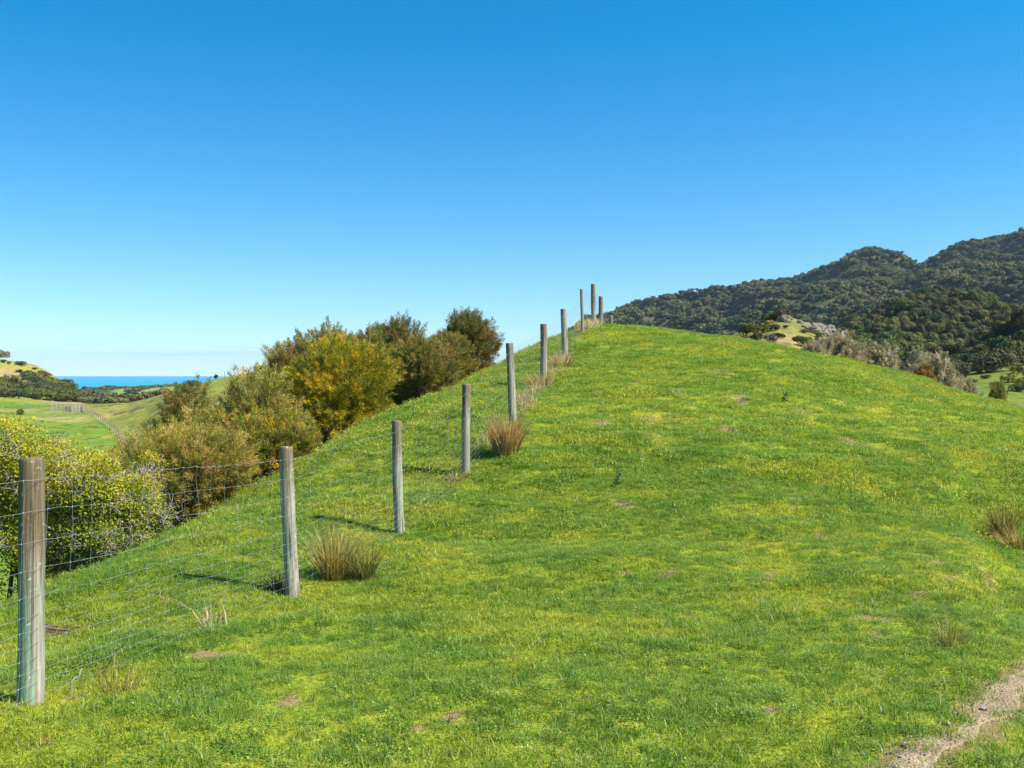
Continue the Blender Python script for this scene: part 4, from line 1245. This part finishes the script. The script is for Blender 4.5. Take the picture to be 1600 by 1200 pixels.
rgf = np.random.default_rng(77)
def bush_scatter(name, u, y, smin, smax, sink=.15, keep=None, protos=None):
    z = far_z(u, y)
    if keep is not None:
        kk = keep(u, y, z)
        u, y, z = u[kk], y[kk], z[kk]
    m = len(u)
    s = rgf.uniform(smin, smax, m)
    rot = np.zeros((m, 3)); rot[:, 2] = rgf.random(m) * 6.28
    return scatter(name, np.stack(((u - U0) / F * y, y, z - s * sink), 1), rot, np.stack((s, s, s * rgf.uniform(.8, 1.25, m)), 1), rgf.integers(0, 5, m), protos or FARC)
# mountain
n = 27000
u = rgf.uniform(840, 1760, n); y = np.sqrt(rgf.uniform(620 ** 2, 1540 ** 2, n))
bush_scatter("mountain_forest", u, y, 2.4, 5.4, .2, lambda u, y, z: ~((np.exp(-((u - 1385) / 24.) ** 2) * smooth(1420, 1480, y) > .5) | (fbm((u - U0) / F * y / 40, y / 40, 91, 3) > .43)))
# bush-clad hill in the middle distance
n = 820
u = rgf.uniform(1240, 1800, n); y = rgf.uniform(265, 420, n)
bush_scatter("hill_forest", u, y, 2.0, 3.9, 0.0, None, HILLC)
# left headland and gully scrub, too far to part
n = 560
u = rgf.uniform(130, 470, n); y = rgf.uniform(990, 1080, n)
bush_scatter("headland_woods", u, y, 2.0, 3.4, .2, lambda u, y, z: (y > np.interp(u, (130, 200, 280, 430), (960, 1000, 1010, 990))))
n = 300
u = rgf.uniform(118, 300, n); y = rgf.uniform(310, 600, n)
bush_scatter("gully_scrub", u, y, 1.0, 2.4, .2, lambda u, y, z: (y < np.interp(u, (118, 165, 200, 300), (560, 460, 360, 345))) & (rgf.random(len(u)) < np.interp(u, (118, 170, 300), (1, .9, .7))))

def far_tree(name, label, cat, base, s, k, group=None, sz=None):
    o = bpy.data.objects.new(name, NEARC[k % len(NEARC)])
    COL.objects.link(o)
    o.location = Vector(base)
    o.scale = sz if sz else (s, s, s * (.85 + .3 * ((k * 37) % 10) / 10))
    o.rotation_euler.z = k * 2.4
    return tag(o, label, cat, group)
# trees on the steep slope at the right edge
for k in range(62):
    u = rgf.uniform(1500, 1720); y = rgf.uniform(205, 268)
    if k < 12: u, y = 1455 + k * 13 + rgf.uniform(-4, 4), 190 + rgf.uniform(0, 10)
    z = float(far_z(np.array(u), np.array(y)))
    s = rgf.uniform(2.0, 3.4)
    far_tree("tree", "dark round-crowned bush tree on the steep slope at the right edge of the view" if k >= 12 else "dark spreading tree along the foot of the bush above the right paddock", "tree", ((u - U0) / F * y, y, z - .1), s, k,
             "bush trees on the steep right slope" if k >= 12 else "trees along the foot of the bush")
for lab, u, v, y, hw in (("rounded dark tree standing alone on the paddock's edge behind the grey shrubs", 1492, 562, 172, 26), ("wide dark tree with brownish top beside the right paddock", 1550, 565, 182, 30)):
    s = hw / F * y
    z = float(far_z(np.array(float(u)), np.array(float(y))))
    far_tree("tree", lab, "tree", ((u - U0) / F * y, y, z), s, 3 if u > 1500 else 1)

# rocky knoll: rocks, scrub
rk = 0
rgk = np.random.default_rng(431)
ridge_u, ridge_v = (1226, 1242, 1270, 1300, 1318, 1345), (500, 500, 512, 524, 533, 552)
for k in range(46):
    u = rgk.choice((rgk.uniform(1226, 1290), rgk.uniform(1270, 1345)), p=(.2, .8))
    v = np.interp(u, ridge_u, ridge_v) + abs(rgk.normal(0, 7)) - 1
    p = far_vis(u, v, 85, 125)
    stone("pale rock of the broken outcrop along the knoll's right ridge", p, rgk.uniform(.25, .8), 700 + rk, "outcrop rocks on the knoll", 'rock', .3, rgk.uniform(.6, 1.1)); rk += 1
for k in range(26):
    u, v = rgk.uniform(1190, 1310), rgk.uniform(508, 560)
    if v > 500 + max(0, u - 1240) * .33:
        p = far_vis(u, v, 80, 125)
        o = far_tree("shrub", "small dark tussock dotted over the pale grass face of the knoll", "shrub", p, rgk.uniform(.22, .5), k, "tussocks on the knoll face")
YELC = crown_mesh(541, 700, .8, ((.30, .24, .02), (.14, .15, .03), (.10, .12, .03)), .2)
BRNC = crown_mesh(542, 700, .8, ((.13, .085, .055), (.16, .11, .075), (.09, .07, .045)), .2)
GRYC = crown_mesh(543, 700, .7, ((.20, .17, .14), (.25, .22, .18), (.15, .14, .10)), .2)
for lab, me_, u, v, y, s in (
        ("yellow-flowering bush on the left shoulder of the rocky knoll", YELC, 1184, 522, 92, 1.0), ("brown bare-twigged bush on the crest of the rocky knoll", BRNC, 1218, 500, 108, 1.0),
        ("olive bush left of the yellow-flowering bush on the knoll", NEARC[4], 1166, 524, 92, .85), ("grey scrub at the left foot of the rocky knoll", GRYC, 1203, 534, 86, .65),
        ("dark round bush on the face of the rocky knoll", NEARC[2], 1257, 543, 84, .7), ("brown scrub below the yellow-flowering bush", BRNC, 1180, 532, 84, .6), ("low green bush at the crest, left of the brown one", NEARC[0], 1204, 503, 108, .9)):
    p = far_vis(u, v, 76, 125)
    o = far_tree("shrub", lab, "shrub", p, s, 1); o.data = me_
# gorse in the right paddock
k = 0
for u, v, s, ye in ((1563, 575, 1.0, 1), (1548, 580, .8, 0), (1590, 583, 1.2, 1), (1540, 592, .7, 0), (1575, 598, 1.0, 1), (1598, 602, 1.1, 1), (1590, 612, 1.1, 0), (1560, 606, .8, 0), (1530, 585, .7, 0), (1520, 598, .6, 0), (1600, 570, 1.0, 0), (1582, 590, .8, 1), (1610, 590, 1.2, 1)):
    p = far_vis(u, v, 120, 200)
    o = far_tree("gorse_bush", ("gorse bush with yellow flowers in the right paddock" if ye else "dark gorse bush without flowers in the right paddock"), "shrub", p, s, k, "flowering gorse bushes in the paddock" if ye else "dark gorse bushes in the paddock")
    if ye: o.data = YELC
    k += 1

# left hill: single bushes and scrub masses
k = 0
for lab, u, v, ylo, yhi, s in (
        ("dark round tree alone on the crest of the far left hill", 33, 571, 330, 402, 1.9), ("dark tree cut by the left edge on top of the far left hill", -3, 560, 330, 402, 3.0), ("small dark bush on the far hill's crest near the left edge", 6, 567, 330, 402, 1.1),
        ("dark bush on the open grass face of the far left hill", 31, 582, 330, 402, 1.2), ("tiny crest bush right of the round tree on the far left hill", 14, 569, 330, 402, .8),
        ("small dark bush alone in the left paddock", 33, 648, 200, 300, 1.25)):
    far_tree("tree" if s > 1.5 else "shrub", lab, "tree" if s > 1.5 else "shrub", far_vis(u, v, ylo, yhi), s, k); k += 1
for q in range(92):
    if q < 26: u, v, lab, grp = rgf.uniform(-15, 40), rgf.uniform(598, 626), "dark bush in the thicket at the foot of the far left hill", "thicket at the foot of the left hill"
    elif q < 86:
        u = rgf.uniform(42, 115); v = 585 + (u - 42) * .36 + rgf.uniform(0, 1) * (38 - (u - 42) * .28); lab, grp = "bush in the scrub running down the far left hill's right shoulder", "scrub on the left hill's shoulder"
    else: u, v, lab, grp = 55 + (q - 86) * 8, 578 + (q - 86) * 5.2, "tiny bush dotted along the far left hill's falling crest", "bushes along the left hill's crest"
    o = far_tree("shrub", lab, "shrub", far_vis(u, v, 325, 402), rgf.uniform(1.6, 3.3) if q < 86 else .9, q, grp)
    if q % 9 == 4 and q < 86: o.data = GRYC
for lab, u, v, s in (("pinkish bare tree beside the stockyard in the valley", 148, 625, 2.4), ("dark bush right of the pinkish bare tree", 165, 627, 2.2)):
    o = far_tree("shrub", lab, "shrub", far_vis(u, v, 296, 420), s, 2)
    if 'pinkish' in lab: o.data = GRYC
k = 0
for u, v, s in ((201, 614, 3.2), (211, 613, 3.6), (219, 612, 3.4), (197, 622, 3), (207, 623, 2.6), (215, 623, 2.5), (222, 622, 2.6), (229, 621, 2.4), (180, 624, 2.6), (188, 624, 2.4), (237, 619, 2.2), (244, 617, 2.0), (253, 613, 2.0), (262, 612, 2.0)):
    far_tree("tree", "small round tree scattered over the far pale paddock before the sea", "tree", far_vis(u, v, 600, 1000), s, k, "trees in the far paddock"); k += 1
for lab, u, v, y, s in (("windswept tree on the left ridge crest by the small fence", 338, 590, 250, .8), ("windswept bush at the top of the left ridge", 404, 580, 250, 1.0), ("rusty bush at the low end of the left ridge", 299, 603, 250, 1.5), ("dark bush on the left ridge's lower flank", 290, 612, 235, 2.2), ("dark bush beside the rusty tree, on the ridge's flank", 272, 628, 225, 1.8)):
    z = float(far_z(np.array(float(u)), np.array(float(y))))
    far_tree("shrub", lab, "shrub", ((u - U0) / F * y, y, z), s, int(u))

# ------------------------------------------------------------------ far fences
def far_fence(label, pts, h, r, post_n, wires=4, wr=.012):
    pts = np.array(pts)
    cu = np.concatenate(([0], np.cumsum(np.linalg.norm(np.diff(pts, axis=0), axis=1))))
    root = empty("wire_fence", pts[0])
    tag(root, label, "fence")
    pg = Geo(); pg.tube([(0, 0, -.3), (0, 0, h)], [r, r * .95], 6)
    pm = pg.mesh("fence_post", M['bark'])
    for s in np.linspace(0, cu[-1], post_n):
        p = np.array([np.interp(s, cu, pts[:, k]) for k in range(3)])
        p[2] = float(far_z(np.array(p[0] / p[1] * F + U0), np.array(p[1])))
        o = bpy.data.objects.new("fence_post", pm); COL.objects.link(o); o.parent = root
        o.location = Vector(p - pts[0])
    sm = np.linspace(0, cu[-1], post_n * 3)
    P = np.stack([np.interp(sm, cu, pts[:, k]) for k in range(3)], 1)
    P[:, 2] = far_z(P[:, 0] / P[:, 1] * F + U0, P[:, 1])
    g = Geo()
    for w in range(wires):
        g.tube(P - pts[0] + np.array((0, 0, h * (.25 + .68 * w / max(1, wires - 1)))), wr, 3, (.8, .8, .8), False)
    obj("wires", g.mesh("wires", M['wire']), root)
    return root
def fp(u, y):
    return np.array(((u - U0) / F * y, y, float(far_z(np.array(float(u)), np.array(float(y))))))
far_fence("pale post fence dividing the two paddocks in the valley", [fp(212, 165), fp(197, 190), fp(178, 220), fp(158, 250), fp(142, 270), fp(128, 289)], 1.5, .09, 30, 5, .014)
far_fence("post fence along the far edge of the left paddock", [fp(-60, 286), fp(0, 288), (fp(60, 289)), fp(100, 289), fp(126, 289)], 1.5, .08, 12, 3)
far_fence("post fence along the far edge of the right-hand paddock in the valley", [fp(131, 289), fp(165, 289), fp(200, 287), fp(240, 280), fp(276, 262)], 1.4, .07, 14, 3)
far_fence("thin post fence on the skyline of the left ridge", [fp(322, 250), fp(345, 250), fp(370, 250), fp(398, 250), fp(425, 250)], 1.5, .07, 8, 2, .008)
# stockyard
root = empty("stockyard", fp(105, 287)); tag(root, "grey railed stockyard where the valley fences meet", "stockyard")
b0 = np.array(root.location)
pg = Geo(); pg.tube([(0, 0, -.3), (0, 0, 1.9)], [.10, .09], 6)
pm = pg.mesh("yard_post", M['stone'])
g = Geo()
corners = [(82, 288), (100, 288), (112, 288), (120, 288), (130, 288), (130, 282), (112, 281), (100, 282)]
for a, b_ in zip(corners, corners[1:]):
    A_, B_ = fp(*a), fp(*b_)
    for t in np.linspace(0, 1, 4)[:-1]:
        p = A_ * (1 - t) + B_ * t
        o = bpy.data.objects.new("yard_post", pm); COL.objects.link(o); o.parent = root; o.location = Vector(p - b0)
    for hh in (.4, .8, 1.2, 1.6):
        g.tube([A_ - b0 + (0, 0, hh), B_ - b0 + (0, 0, hh)], .07, 4, (1, 1, 1), False)
obj("rails", g.mesh("rails", M['stone']), root)

# ------------------------------------------------------------------ the air between here and the mountain
hx = np.array([(a, b, c) for a in (-17000, 17000) for b in (-4500, 16000) for c in (-32, 300)], float)
hf = np.array([[0, 1, 3, 2], [4, 6, 7, 5], [0, 4, 5, 1], [2, 3, 7, 6], [0, 2, 6, 4], [1, 5, 7, 3]])
hk = bpy.data.materials.new("thin_haze"); hk.use_nodes = True
ht = hk.node_tree; ht.nodes.clear()
ho, hv = ht.nodes.new("ShaderNodeOutputMaterial"), ht.nodes.new("ShaderNodeVolumePrincipled")
hv.inputs['Color'].default_value = (0.62, 0.78, 0.95, 1)
hv.inputs['Density'].default_value = 5.5e-5
hv.inputs['Anisotropy'].default_value = 0.0
ht.links.new(hv.outputs[0], ho.inputs['Volume'])
tag(obj("haze", mesh_data("haze", hx, hf, hk)), kind='stuff')
